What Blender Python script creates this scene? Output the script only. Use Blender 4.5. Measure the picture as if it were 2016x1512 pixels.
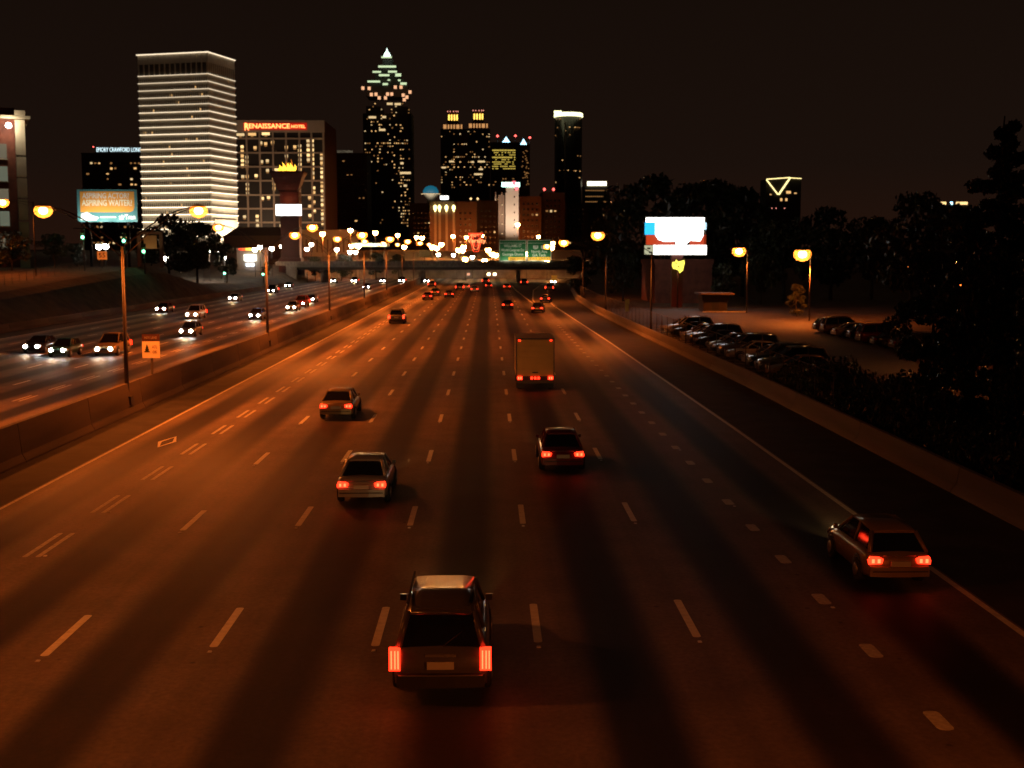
import bpy, bmesh, math, random
from mathutils import Vector, Matrix, Euler

# ------------------------------------------------------------------ scene, camera, world, exposure
for o in list(bpy.data.objects):
    bpy.data.objects.remove(o, do_unlink=True)
scn = bpy.context.scene
col = scn.collection
R = math.radians
rnd = random.Random(7)

F_PX, CX, CY = 2417.0, 1008.0, 756.0
CAM = Vector((0, 0, 8.73))
PITCH, YAW = 6.09, 1.09
cam_eul = Euler((R(90 - PITCH), 0, R(-YAW)))
cd = bpy.data.cameras.new("camera")
cd.sensor_width = 36.0
cd.lens = 36.0 * F_PX / 2016.0
cd.clip_start = 0.1
cd.clip_end = 9000
cd.dof.use_dof = True
cd.dof.focus_distance = 32.0
cd.dof.aperture_fstop = 1.3
cam = bpy.data.objects.new("camera", cd)
cam.location = CAM
cam.rotation_euler = cam_eul
col.objects.link(cam)
scn.camera = cam
CM = cam_eul.to_matrix()

world = bpy.data.worlds.new("World")
scn.world = world
world.use_nodes = True
wn = world.node_tree.nodes
wl = world.node_tree.links
wn.clear()
w_out = wn.new("ShaderNodeOutputWorld")
w_bg = wn.new("ShaderNodeBackground")
w_tc = wn.new("ShaderNodeTexCoord")
w_sep = wn.new("ShaderNodeSeparateXYZ")
w_ramp = wn.new("ShaderNodeValToRGB")
wl.new(w_tc.outputs["Generated"], w_sep.inputs[0])
wl.new(w_sep.outputs["Z"], w_ramp.inputs[0])
wl.new(w_ramp.outputs[0], w_bg.inputs[0])
wl.new(w_bg.outputs[0], w_out.inputs[0])
cr = w_ramp.color_ramp            # city sky glow: a little lighter towards the horizon all round
cr.elements[0].position = 0.0
cr.elements[0].color = (0.0165, 0.0060, 0.0032, 1)
_e = cr.elements.new(0.07)
_e.color = (0.0100, 0.0050, 0.0032, 1)
cr.elements[2].position = 0.35
cr.elements[2].color = (0.0048, 0.0027, 0.0017, 1)
w_bg.inputs[1].default_value = 1.0

scn.view_settings.view_transform = 'Standard'
scn.view_settings.look = 'None'
scn.view_settings.gamma = 1
scn.view_settings.use_curve_mapping = False
scn.view_settings.exposure = 0.0
scn.render.engine = 'CYCLES'
scn.cycles.use_light_tree = True
scn.cycles.sample_clamp_indirect = 3.0
scn.cycles.max_bounces = 4
scn.cycles.diffuse_bounces = 2
scn.cycles.caustics_reflective = False
scn.cycles.caustics_refractive = False


def ray(px, py):
    return CM @ Vector(((px - CX) / F_PX, (CY - py) / F_PX, -1.0))


def at(px, py, Y):
    d = ray(px, py)
    return CAM + d * (Y / d.y)


def gz(px, py, z=0.0):
    d = ray(px, py)
    return CAM + d * ((z - CAM.z) / d.z)


# ------------------------------------------------------------------ helpers
def tag(o, label=None, cat=None, group=None, kind=None):
    if label: o["label"] = label
    if cat: o["category"] = cat
    if group: o["group"] = group
    if kind: o["kind"] = kind
    return o


MATS = {}


def mat(name, color, rough=0.7, metal=0.0, emit=None, estr=0.0, noise=0.0, nscale=3.0, bump=0.0, spec=0.5,
        stretch=None, coat=0.0):
    if name in MATS:
        return MATS[name]
    m = bpy.data.materials.new(name)
    m.use_nodes = True
    nt = m.node_tree
    b = nt.nodes["Principled BSDF"]
    b.inputs["Base Color"].default_value = (*color, 1)
    b.inputs["Roughness"].default_value = rough
    b.inputs["Metallic"].default_value = metal
    b.inputs["Specular IOR Level"].default_value = spec
    b.inputs["Coat Weight"].default_value = coat
    if emit:
        b.inputs["Emission Color"].default_value = (*emit, 1)
        b.inputs["Emission Strength"].default_value = estr
    if noise > 0:
        tc = nt.nodes.new("ShaderNodeTexCoord")
        mp = nt.nodes.new("ShaderNodeMapping")
        if stretch:
            mp.inputs["Scale"].default_value = stretch
        nz = nt.nodes.new("ShaderNodeTexNoise")
        nz.inputs["Scale"].default_value = nscale
        nz.inputs["Detail"].default_value = 6
        mr = nt.nodes.new("ShaderNodeMapRange")
        mr.inputs[1].default_value = 0.3
        mr.inputs[2].default_value = 0.7
        mr.inputs[3].default_value = 1 - noise
        mr.inputs[4].default_value = 1 + noise
        mx = nt.nodes.new("ShaderNodeVectorMath")
        mx.operation = 'SCALE'
        mx.inputs[0].default_value = color
        nt.links.new(tc.outputs["Object"], mp.inputs[0])
        nt.links.new(mp.outputs[0], nz.inputs["Vector"])
        nt.links.new(nz.outputs["Fac"], mr.inputs[0])
        nt.links.new(mr.outputs[0], mx.inputs["Scale"])
        nt.links.new(mx.outputs[0], b.inputs["Base Color"])
        if bump:
            bp = nt.nodes.new("ShaderNodeBump")
            bp.inputs["Strength"].default_value = bump
            nt.links.new(nz.outputs["Fac"], bp.inputs["Height"])
            nt.links.new(bp.outputs[0], b.inputs["Normal"])
    MATS[name] = m
    return m


def glow(name, color, strength, sample=False):
    m = mat(name, (0.02, 0.02, 0.02), 0.6, emit=color, estr=strength)
    m.cycles.emission_sampling = 'AUTO' if sample else 'NONE'
    return m


class MB:
    def __init__(s):
        s.v = []
        s.f = []
        s.sm = []

    def quad(s, pts, smooth=False):
        n = len(s.v)
        s.v += [tuple(p) for p in pts]
        s.f.append(tuple(range(n, n + len(pts))))
        s.sm.append(smooth)
        return s

    def box(s, x0, x1, y0, y1, z0, z1, M=None):
        n = len(s.v)
        c = [(x0, y0, z0), (x1, y0, z0), (x1, y1, z0), (x0, y1, z0), (x0, y0, z1), (x1, y0, z1), (x1, y1, z1), (x0, y1, z1)]
        if M: c = [tuple(M @ Vector(p)) for p in c]
        s.v += c
        for f in ((0, 3, 2, 1), (4, 5, 6, 7), (0, 1, 5, 4), (1, 2, 6, 5), (2, 3, 7, 6), (3, 0, 4, 7)):
            s.f.append(tuple(n + i for i in f))
            s.sm.append(False)
        return s

    def tube(s, pts, r, seg=8, r1=None, cap=True):
        pts = [Vector(p) for p in pts]
        n0 = len(s.v)
        k = len(pts)
        rr = r if isinstance(r, (list, tuple)) else [r + ((r1 if r1 is not None else r) - r) * i / max(1, k - 1) for i in range(k)]
        for i, p in enumerate(pts):
            t = (pts[min(i + 1, k - 1)] - pts[max(i - 1, 0)]).normalized()
            a = t.orthogonal().normalized() if abs(t.z) < 0.99 else Vector((1, 0, 0))
            if abs(t.z) < 0.99:
                a = t.cross(Vector((0, 0, 1))).normalized()
            b = t.cross(a).normalized()
            for j in range(seg):
                an = 2 * math.pi * j / seg
                s.v.append(tuple(p + (a * math.cos(an) + b * math.sin(an)) * rr[i]))
        for i in range(k - 1):
            for j in range(seg):
                j2 = (j + 1) % seg
                s.f.append((n0 + i * seg + j, n0 + i * seg + j2, n0 + (i + 1) * seg + j2, n0 + (i + 1) * seg + j))
                s.sm.append(True)
        if cap:
            s.f.append(tuple(n0 + j for j in range(seg)))
            s.f.append(tuple(n0 + (k - 1) * seg + j for j in range(seg)))
            s.sm += [False, False]
        return s

    def lathe(s, prof, seg=16, c=(0, 0, 0), sx=1, sy=1, smooth=True):
        n0 = len(s.v)
        for r, z in prof:
            for j in range(seg):
                a = 2 * math.pi * j / seg
                s.v.append((c[0] + r * math.cos(a) * sx, c[1] + r * math.sin(a) * sy, c[2] + z))
        for i in range(len(prof) - 1):
            for j in range(seg):
                j2 = (j + 1) % seg
                s.f.append((n0 + i * seg + j, n0 + i * seg + j2, n0 + (i + 1) * seg + j2, n0 + (i + 1) * seg + j))
                s.sm.append(smooth)
        s.f.append(tuple(n0 + j for j in reversed(range(seg))))
        s.f.append(tuple(n0 + (len(prof) - 1) * seg + j for j in range(seg)))
        s.sm += [False, False]
        return s

    def prism(s, poly, y0, y1, M=None):
        """polygon in (x,z), extruded along y"""
        n = len(s.v)
        k = len(poly)
        c = [(x, y0, z) for x, z in poly] + [(x, y1, z) for x, z in poly]
        if M: c = [tuple(M @ Vector(p)) for p in c]
        s.v += c
        s.f.append(tuple(range(n, n + k)))
        s.f.append(tuple(n + k + i for i in reversed(range(k))))
        s.sm += [False, False]
        for i in range(k):
            j = (i + 1) % k
            s.f.append((n + i, n + k + i, n + k + j, n + j))
            s.sm.append(False)
        return s

    def loft(s, rings, closed=True, caps=True, smooth=True):
        n = len(s.v)
        k = len(rings[0])
        for r in rings:
            s.v += [tuple(p) for p in r]
        for i in range(len(rings) - 1):
            for j in range(k if closed else k - 1):
                j2 = (j + 1) % k
                s.f.append((n + i * k + j, n + i * k + j2, n + (i + 1) * k + j2, n + (i + 1) * k + j))
                s.sm.append(smooth)
        if caps:
            s.f.append(tuple(n + j for j in reversed(range(k))))
            s.f.append(tuple(n + (len(rings) - 1) * k + j for j in range(k)))
            s.sm += [False, False]
        return s

    def mesh(s, name, m=None):
        me = bpy.data.meshes.new(name)
        me.from_pydata(s.v, [], s.f)
        me.polygons.foreach_set("use_smooth", s.sm)
        bm = bmesh.new()
        bm.from_mesh(me)
        bmesh.ops.recalc_face_normals(bm, faces=bm.faces)
        bm.to_mesh(me)
        bm.free()
        if m: me.materials.append(m)
        me.update()
        return me

    def build(s, name, m, parent=None, loc=None):
        return link(name, s.mesh(name, m), parent, loc)


def link(name, me, parent=None, loc=None, scale=None, rz=None):
    o = bpy.data.objects.new(name, me)
    col.objects.link(o)
    if parent: o.parent = parent
    if loc is not None: o.location = loc
    if scale is not None: o.scale = scale
    if rz is not None: o.rotation_euler = (0, 0, rz)
    return o


def empty(name, loc, rz=0.0):
    o = bpy.data.objects.new(name, None)
    o.empty_display_size = 0.5
    o.location = loc
    o.rotation_euler = (0, 0, rz)
    col.objects.link(o)
    return o


def copy_tree(o, parent=None):
    c = o.copy()
    col.objects.link(c)
    c.parent = parent
    for ch in list(o.children):
        copy_tree(ch, c)
    return c


def lamp(kind, parent, loc, energy, color, size=0.15, spot=None, blend=0.6, aim=None):
    ld = bpy.data.lights.new("lamp_light", kind)
    ld.energy = energy
    ld.color = color
    ld.shadow_soft_size = size
    if spot:
        ld.spot_size = R(spot)
        ld.spot_blend = blend
    o = bpy.data.objects.new("lamp_light", ld)
    col.objects.link(o)
    o.parent = parent
    o.location = loc
    if aim is not None:
        o.rotation_euler = Vector(aim).to_track_quat('-Z', 'Y').to_euler()
    return o


def text(body, parent, loc, h, m, name="lettering", depth=0.05, align='CENTER', width=None, bold=0.0, rx=90):
    cu = bpy.data.curves.new("txt", 'FONT')
    cu.body = body
    cu.size = 1.0
    cu.align_x = align
    cu.align_y = 'CENTER'
    cu.extrude = 0.02
    cu.offset = bold
    cu.resolution_u = 2
    t = bpy.data.objects.new("txt", cu)
    col.objects.link(t)
    bpy.context.view_layer.update()
    me = bpy.data.meshes.new_from_object(t.evaluated_get(bpy.context.evaluated_depsgraph_get()))
    bpy.data.objects.remove(t, do_unlink=True)
    me.materials.clear()
    me.materials.append(m)
    o = link(name, me, parent, loc)
    xs = [v.co.x for v in me.vertices]
    w = max(xs) - min(xs)
    sx = width / w if width else h / 0.72
    o.scale = (sx, h / 0.72, depth / 0.04)
    o.rotation_euler = (R(rx), 0, 0)
    return o


UNIT = {}


def unit_box(m):
    if m.name not in UNIT:
        UNIT[m.name] = MB().box(-.5, .5, -.5, .5, -.5, .5).mesh("unit_" + m.name, m)
    return UNIT[m.name]


# ------------------------------------------------------------------ materials
SODIUM = (1.0, 0.178, 0.019)
M_ASPH = mat("asphalt", (0.045, 0.042, 0.04), 0.85, noise=0.35, nscale=0.7, bump=0.1)
M_LOT = mat("lot_asphalt", (0.034, 0.028, 0.024), 0.8, noise=0.25, nscale=0.25)
M_PAINT = mat("road_paint", (0.86, 0.84, 0.70), 0.6, noise=0.15, nscale=5.0)
M_PAINT_WORN = mat("road_paint_worn", (0.68, 0.65, 0.54), 0.65, noise=0.3, nscale=6.0)
M_BARR = mat("barrier_concrete", (0.125, 0.10, 0.085), 0.85, noise=0.7, nscale=1.3, bump=0.3, stretch=(1, 0.3, 0.25))
M_BARR_R = mat("barrier_concrete_pale", (0.25, 0.215, 0.185), 0.85, noise=0.4, nscale=1.6, bump=0.2, stretch=(1, 0.3, 0.4))
M_CONC = mat("concrete", (0.26, 0.235, 0.21), 0.85, noise=0.25, nscale=0.6)
M_GRASS = mat("bank_grass", (0.075, 0.056, 0.036), 0.95, noise=0.5, nscale=0.5, bump=0.3)
M_STEEL = mat("galvanised_steel", (0.09, 0.08, 0.075), 0.6, 0.2)
M_DKSTEEL = mat("dark_steel", (0.05, 0.05, 0.05), 0.5, 0.4)
M_RUBBER = mat("tyre_rubber", (0.02, 0.02, 0.02), 0.8)
M_RIM = mat("wheel_rim", (0.35, 0.35, 0.36), 0.35, 0.8)
M_GLASS = mat("car_glass", (0.012, 0.012, 0.014), 0.05, spec=0.8)
M_TRIM = mat("black_trim", (0.02, 0.02, 0.02), 0.6)
M_BARK = mat("bark", (0.05, 0.035, 0.025), 0.9, noise=0.4, nscale=4)
M_SODB = glow("sodium_bulb", (1.0, 0.50, 0.14), 90)
M_WHTB = glow("white_bulb", (1.0, 0.93, 0.80), 30)
M_DARKGL = mat("dark_window_glass", (0.012, 0.011, 0.012), 0.25, spec=0.6)
M_FACADE_DK = mat("dark_facade", (0.05, 0.042, 0.036), 0.8, noise=0.2, nscale=0.05)
M_FACADE_BR = mat("brown_facade", (0.17, 0.12, 0.09), 0.85, noise=0.15, nscale=0.05)
M_FACADE_PALE = mat("pale_facade", (0.42, 0.37, 0.32), 0.85, noise=0.12, nscale=0.05)
M_BRICK = mat("red_brick", (0.16, 0.05, 0.03), 0.9, noise=0.3, nscale=0.8)
WIN = [glow("window_warm", (1.0, 0.56, 0.20), 1.0), glow("window_pale", (1.0, 0.70, 0.34), 0.85),
       glow("window_dim", (1.0, 0.46, 0.14), 0.28), glow("window_bright", (1.0, 0.66, 0.27), 1.5)]
M_RED_BEACON = glow("red_beacon", (1.0, 0.10, 0.08), 4)


def leaf_mat(name, c):
    m = bpy.data.materials.new(name)
    m.use_nodes = True
    nt = m.node_tree
    b = nt.nodes["Principled BSDF"]
    b.inputs["Roughness"].default_value = 0.33
    oi = nt.nodes.new("ShaderNodeNewGeometry")
    mr = nt.nodes.new("ShaderNodeMapRange")
    mr.inputs[3].default_value = 0.55
    mr.inputs[4].default_value = 1.45
    sc = nt.nodes.new("ShaderNodeVectorMath")
    sc.operation = 'SCALE'
    sc.inputs[0].default_value = c
    nt.links.new(oi.outputs["Random Per Island"], mr.inputs[0])
    nt.links.new(mr.outputs[0], sc.inputs["Scale"])
    nt.links.new(sc.outputs[0], b.inputs["Base Color"])
    return m


M_LEAF = leaf_mat("leaves", (0.045, 0.055, 0.022))
M_LEAF2 = leaf_mat("leaves_dark", (0.032, 0.040, 0.020))


# concrete pavement with the dark oil streak down the middle of each lane
def lane_mat(name, x0, w, base=(0.195, 0.155, 0.125), dark=0.06):
    m = bpy.data.materials.new(name)
    m.use_nodes = True
    nt = m.node_tree
    N = nt.nodes.new
    L = nt.links.new
    b = nt.nodes["Principled BSDF"]
    b.inputs["Roughness"].default_value = 0.62
    b.inputs["Specular IOR Level"].default_value = 0.35
    tc = N("ShaderNodeTexCoord")
    sep = N("ShaderNodeSeparateXYZ")
    L(tc.outputs["Object"], sep.inputs[0])
    # slow wander of the streak along the road
    mpw = N("ShaderNodeMapping")
    mpw.inputs["Scale"].default_value = (0.12, 0.03, 1)
    nw = N("ShaderNodeTexNoise")
    nw.inputs["Scale"].default_value = 1.0
    nw.inputs["Detail"].default_value = 3
    L(tc.outputs["Object"], mpw.inputs[0])
    L(mpw.outputs[0], nw.inputs["Vector"])

    def math_(op, a, bb=None):
        n = N("ShaderNodeMath")
        n.operation = op
        for i, v in enumerate((a, bb)):
            if v is None: continue
            if isinstance(v, (int, float)): n.inputs[i].default_value = v
            else: L(v, n.inputs[i])
        return n.outputs[0]

    wob = math_('MULTIPLY', math_('SUBTRACT', nw.outputs["Fac"], 0.5), 0.4)
    t = math_('DIVIDE', math_('SUBTRACT', math_('ADD', sep.outputs["X"], wob), x0), w)
    fr = math_('ABSOLUTE', math_('SUBTRACT', math_('FRACT', t), 0.5))
    ln = math_('FLOOR', t)
    wn_ = N("ShaderNodeTexWhiteNoise")
    wn_.noise_dimensions = '1D'
    L(ln, wn_.inputs["W"])
    mr = N("ShaderNodeMapRange")
    mr.interpolation_type = 'SMOOTHERSTEP'
    mr.inputs[1].default_value = 0.10
    mr.inputs[2].default_value = 0.34
    mr.inputs[3].default_value = dark
    mr.inputs[4].default_value = 1.0
    L(fr, mr.inputs[0])
    # each lane more or less stained
    amt = math_('ADD', math_('MULTIPLY', wn_.outputs["Value"], 0.12), 0.86)
    st = math_('SUBTRACT', 1.0, math_('MULTIPLY', math_('SUBTRACT', 1.0, mr.outputs[0]), amt))
    # wheel polish / long streak noise
    mp2 = N("ShaderNodeMapping")
    mp2.inputs["Scale"].default_value = (1.6, 0.05, 1)
    n2 = N("ShaderNodeTexNoise")
    n2.inputs["Scale"].default_value = 1.0
    n2.inputs["Detail"].default_value = 5
    L(tc.outputs["Object"], mp2.inputs[0])
    L(mp2.outputs[0], n2.inputs["Vector"])
    m2 = N("ShaderNodeMapRange")
    m2.inputs[1].default_value = 0.3
    m2.inputs[2].default_value = 0.7
    m2.inputs[3].default_value = 0.80
    m2.inputs[4].default_value = 1.15
    L(n2.outputs["Fac"], m2.inputs[0])
    n3 = N("ShaderNodeTexNoise")
    n3.inputs["Scale"].default_value = 7.0
    n3.inputs["Roughness"].default_value = 0.72
    n3.inputs["Detail"].default_value = 8
    L(tc.outputs["Object"], n3.inputs["Vector"])
    m3 = N("ShaderNodeMapRange")
    m3.inputs[1].default_value = 0.3
    m3.inputs[2].default_value = 0.7
    m3.inputs[3].default_value = 0.68
    m3.inputs[4].default_value = 1.30
    L(n3.outputs["Fac"], m3.inputs[0])
    n4 = N("ShaderNodeTexNoise")
    n4.inputs["Scale"].default_value = 0.55
    n4.inputs["Detail"].default_value = 5
    L(tc.outputs["Object"], n4.inputs["Vector"])
    m4 = N("ShaderNodeMapRange")
    m4.inputs[1].default_value = 0.30
    m4.inputs[2].default_value = 0.70
    m4.inputs[3].default_value = 0.82
    m4.inputs[4].default_value = 1.15
    L(n4.outputs["Fac"], m4.inputs[0])
    # scattered tar spots
    vo = N("ShaderNodeTexVoronoi")
    vo.inputs["Scale"].default_value = 0.8
    L(tc.outputs["Object"], vo.inputs["Vector"])
    m5 = N("ShaderNodeMapRange")
    m5.inputs[1].default_value = 0.03
    m5.inputs[2].default_value = 0.07
    m5.inputs[3].default_value = 0.45
    m5.inputs[4].default_value = 1.0
    L(vo.outputs["Distance"], m5.inputs[0])
    tot = math_('MULTIPLY', math_('MULTIPLY', math_('MULTIPLY', st, m2.outputs[0]), m3.outputs[0]), math_('MULTIPLY', m4.outputs[0], m5.outputs[0]))
    sc = N("ShaderNodeVectorMath")
    sc.operation = 'SCALE'
    sc.inputs[0].default_value = base
    L(tot, sc.inputs["Scale"])
    L(sc.outputs[0], b.inputs["Base Color"])
    bp = N("ShaderNodeBump")
    bp.inputs["Strength"].default_value = 0.06
    L(n3.outputs["Fac"], bp.inputs["Height"])
    L(bp.outputs[0], b.inputs["Normal"])
    return m


LW = 3.6
LX0 = 1.08
M_LANE = lane_mat("lane_concrete", LX0, LW)
M_LANE_L = lane_mat("lane_concrete_far", -28.0, 3.6)
M_RAMP = mat("ramp_concrete", (0.17, 0.145, 0.12), 0.65, noise=0.3, nscale=0.4, stretch=(1, 0.1, 1))


# ------------------------------------------------------------------ terrain
def lerp_tab(t, tab):
    if t <= tab[0][0]: return tab[0][1]
    for (a, va), (b, vb) in zip(tab, tab[1:]):
        if t <= b:
            return va + (vb - va) * (t - a) / (b - a)
    return tab[-1][1]


BANK = [(-60, 2.0), (90, 2.6), (150, 3.5), (200, 5.6), (225, 6.5), (262, 2.4), (300, 1.6), (350, 2.2), (395, 4.5), (1e5, 4.5)]
CITY = [(400, 4.5), (430, 5.5), (600, 9.0), (800, 10.5), (1200, 12.0), (4000, 14)]
BARR_R = [(17.0, -40), (17.0, 80), (16.2, 130), (15.7, 180), (16.4, 230), (19.5, 290), (27.0, 372), (34, 420)]


def barr_x(y):
    return lerp_tab(y, [(b, a) for a, b in BARR_R])


def ground_z(x, y):
    if y > 428:
        c = lerp_tab(y, CITY)
        return c
    if x < -54:
        b = lerp_tab(y, BANK)
        k = min(1.0, (-54 - x) / 8.0)
        k = k * k * (3 - 2 * k)
        z = b * k - 0.06
        if x < -64:
            z += min(1.0, (-64 - x) / 60) * (0.6 if y < 240 else 2.5)
        return z
    bx = barr_x(y) + 0.35
    if x > bx:
        k = min(1, (x - bx) / 1.0)
        z = 0.38 * k
        if x > 52: z += min(1.0, (x - 52) / 60) * 3.0
        if y > 240: z += min(1, (y - 240) / 160) * 3.5 * k
        return z
    return -0.06


xs = sorted(set([-2500, -1500, -900, -500, -300, -200, -150, -120, -100, -85] + [-76 + 2 * i for i in range(11)] +
                [-54, -53.9, -40, -20, 0, 14, 15, 16, 17, 18, 19, 20, 22, 24, 26, 28, 30, 34, 38, 44, 50, 56, 64, 80, 110, 150, 220, 350, 600, 1000, 1700, 2500]))
ys = sorted(set([-300, -120, -60, -20] + [10 * i for i in range(0, 43)] + [427.9, 428.1, 440, 460, 500, 560, 640, 720, 800, 1000, 1200, 1600, 2400, 4000, 6000]))
mb = MB()
for y in ys:
    for x in xs:
        mb.v.append((x, y, ground_z(x, y)))
nx = len(xs)
for j in range(len(ys) - 1):
    for i in range(nx - 1):
        a = j * nx + i
        mb.f.append((a, a + 1, a + nx + 1, a + nx))
        mb.sm.append(False)
tag(mb.build("ground", M_GRASS), kind="structure")


def sheet(name, pts_l, pts_r, z, m, parent=None):
    mb = MB()
    n = len(pts_l)
    for (xl, yl), (xr, yr) in zip(pts_l, pts_r):
        mb.v += [(xl, yl, z), (xr, yr, z)]
    for i in range(n - 1):
        mb.f.append((2 * i, 2 * i + 1, 2 * i + 3, 2 * i + 2))
        mb.sm.append(False)
    return mb.build(name, m, parent)


YS = [-40, 20, 80, 130, 180, 230, 290, 372, 427]
asph = sheet("freeway_asphalt", [(-54.0, y) for y in YS], [(barr_x(y) + 0.3, y) for y in YS], 0.0, M_ASPH)
tag(asph, kind="structure")
edge_x = lambda y: lerp_tab(y, [(-40, 12.35), (60, 12.3), (120, 11.9), (200, 10.9), (230, 11.2), (290, 14.0), (372, 20.5), (430, 27)])
gore_x = lambda y: lerp_tab(y, [(200, 8.2), (230, 7.6), (290, 6.6), (430, 6.0)])
inner_x = lambda y: lerp_tab(y, [(205, 8.0), (230, 8.1), (290, 10.4), (372, 16.8), (430, 23)])
YM = [-40, 20, 60, 100, 120, 160, 200, 230, 290, 372, 427]
road = sheet("main_carriageway", [(-16.9, y) for y in YM], [(edge_x(y) + .15 if y <= 205 else gore_x(y), y) for y in YM], 0.004, M_LANE)
tag(road, kind="structure")
YR = [200.5, 230, 260, 290, 330, 372, 427]
ramp = sheet("exit_ramp", [(inner_x(y), y) for y in YR], [(edge_x(y) + .3, y) for y in YR], 0.008, M_RAMP)
tag(ramp, kind="structure")
road_l = sheet("oncoming_carriageway", [(-50.0, y) for y in YM], [(-24.2, y) for y in YM], 0.004, M_LANE_L)
tag(road_l, kind="structure")

# ---- painted markings (children of their carriageway)
MZ = 0.009


def dash_mesh(name, w, l, m):
    # stripe with slightly rounded ends
    r = w * 0.35
    pts = []
    for cx, cy, a0 in ((w / 2 - r, l - r, 0), (-w / 2 + r, l - r, 90), (-w / 2 + r, r, 180), (w / 2 - r, r, 270)):
        for k in range(3):
            a = R(a0 + 45 * k)
            pts.append((cx + r * math.cos(a), cy + r * math.sin(a)))
    mb = MB()
    n = len(pts)
    mb.v = [(x, y, 0) for x, y in pts] + [(x, y, -0.004) for x, y in pts]
    mb.f.append(tuple(range(n)))
    mb.sm.append(False)
    for i in range(n):
        j = (i + 1) % n
        mb.f.append((i, n + i, n + j, j))
        mb.sm.append(False)
    return mb.mesh(name, m)


DASH = dash_mesh("lane_dash", 0.19, 3.05, M_PAINT)
DASHN = dash_mesh("hov_dash", 0.15, 3.05, M_PAINT_WORN)
DOT = dash_mesh("exit_dot", 0.32, 0.95, M_PAINT_WORN)
RPM = MB().prism([(-.05, 0), (.05, 0), (.035, .02), (-.035, .02)], -.05, .05).mesh("reflector", mat("reflector_white", (0.85, 0.85, 0.85), 0.25))
# first dash bottom for the line at y=1265 px
Y0 = gz(1056, 1265).y
for k, x in ((-3, -9.70), (-2, -6.15), (-1, -2.55), (0, 1.10), (1, 4.75)):
    off = {-3: -0.75, -2: -0.2, -1: -0.2, 0: 0.0, 1: 0.3}[k]
    for i in range(-1, 26):
        y = Y0 + off + 12.19 * i
        if y > 330: break
        link("lane_dash", DASH, road, (x, y, MZ))
        if i < 8:
            link("reflector", RPM, road, (x + 0.0, y - 0.35, MZ))
yy0 = gz(75, 1097).y
for i in range(-2, 44):
    y = yy0 + 6.05 * i
    if y > 290: break
    for dx in (-0.19, 0.19):
        link("hov_dash", DASHN, road, (-13.22 + dx, y, MZ))
    if i < 2 : link("reflector", RPM, road, (-12.85, y + .1, MZ))
yg = gz(1645, 1190).y
for i in range(-4, 30):
    y = yg + 4.07 * i
    if y > 200: break
    link("exit_dot", DOT, road, (8.42, y, MZ))
    if i % 3 == 0 and i < 9: link("reflector", RPM, road, (8.5, y - .3, MZ))


def ribbon(name, xf, y0, y1, w, m, parent, z=MZ, n=24):
    ys_ = [y0 + (y1 - y0) * i / n for i in range(n + 1)]
    return sheet(name, [(xf(y) - w / 2, y) for y in ys_], [(xf(y) + w / 2, y) for y in ys_], z, m, parent)


ribbon("edge_line", lambda y: -16.75, -38, 330, 0.14, M_PAINT_WORN, road)
ribbon("edge_line", lambda y: edge_x(y) - .02, -38, 199, 0.19, M_PAINT, road)
ribbon("edge_line", lambda y: edge_x(y) - .1, 201, 380, 0.19, M_PAINT, ramp, z=0.013)
ribbon("gore_line", lambda y: inner_x(y) + .15, 206, 330, 0.2, M_PAINT, ramp, z=0.013)
ribbon("gore_line", lambda y: gore_x(y) - .2, 206, 330, 0.2, M_PAINT, road)
# carpool diamond
dc = gz(324, 870)
dm = MB()
hw, hl, t = 0.42, 1.7, 0.17
sq = [(0, hl), (-hw, 0), (0, -hl), (hw, 0)]
k = 0.72
for i in range(4):
    a, b = sq[i], sq[(i + 1) % 4]
    dm.quad([(a[0], a[1], 0), (b[0], b[1], 0), (b[0] * (1 - t / hw), b[1] * (1 - 2.2 * t / hl), 0), (a[0] * (1 - t / hw), a[1] * (1 - 2.2 * t / hl), 0)])
dm.build("carpool_diamond", M_PAINT, road, (-14.95, dc.y, MZ + .001))
# markings of the oncoming side
for x, dbl in ((-28.0, True), (-31.6, False), (-35.2, False), (-38.8, False), (-42.4, False), (-46.0, False)):
    for i in range(60):
        y = 30 + 12.19 * i * (0.5 if dbl else 1)
        if y > 340: break
        if dbl:
            for dx in (-.19, .19): link("hov_dash", DASHN, road_l, (x + dx, y, MZ))
        else:
            link("lane_dash", DASH, road_l, (x, y + 3, MZ))
ribbon("edge_line", lambda y: -24.4, -38, 400, 0.15, M_PAINT_WORN, road_l)
ribbon("edge_line", lambda y: -49.8, -38, 400, 0.15, M_PAINT_WORN, road_l)

# ------------------------------------------------------------------ barriers in cast sections
def barrier(name, prof, path, step, m, label, gap=0.07):
    root = empty(name, (path[0][0], path[0][1], 0))
    tag(root, label, "barrier")
    me = MB().prism(prof, 0, 1).mesh("barrier_section", m)
    for (xa, ya), (xb, yb) in zip(path, path[1:]):
        d = Vector((xb - xa, yb - ya))
        n = max(1, round(d.length / step))
        for i in range(n):
            p = Vector((xa, ya)) + d * (i / n)
            o = link("barrier_section", me, root, (p.x - path[0][0], p.y - path[0][1], 0), (1, d.length / n - gap, 1), math.atan2(-d.x, d.y))
    return root


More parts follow.
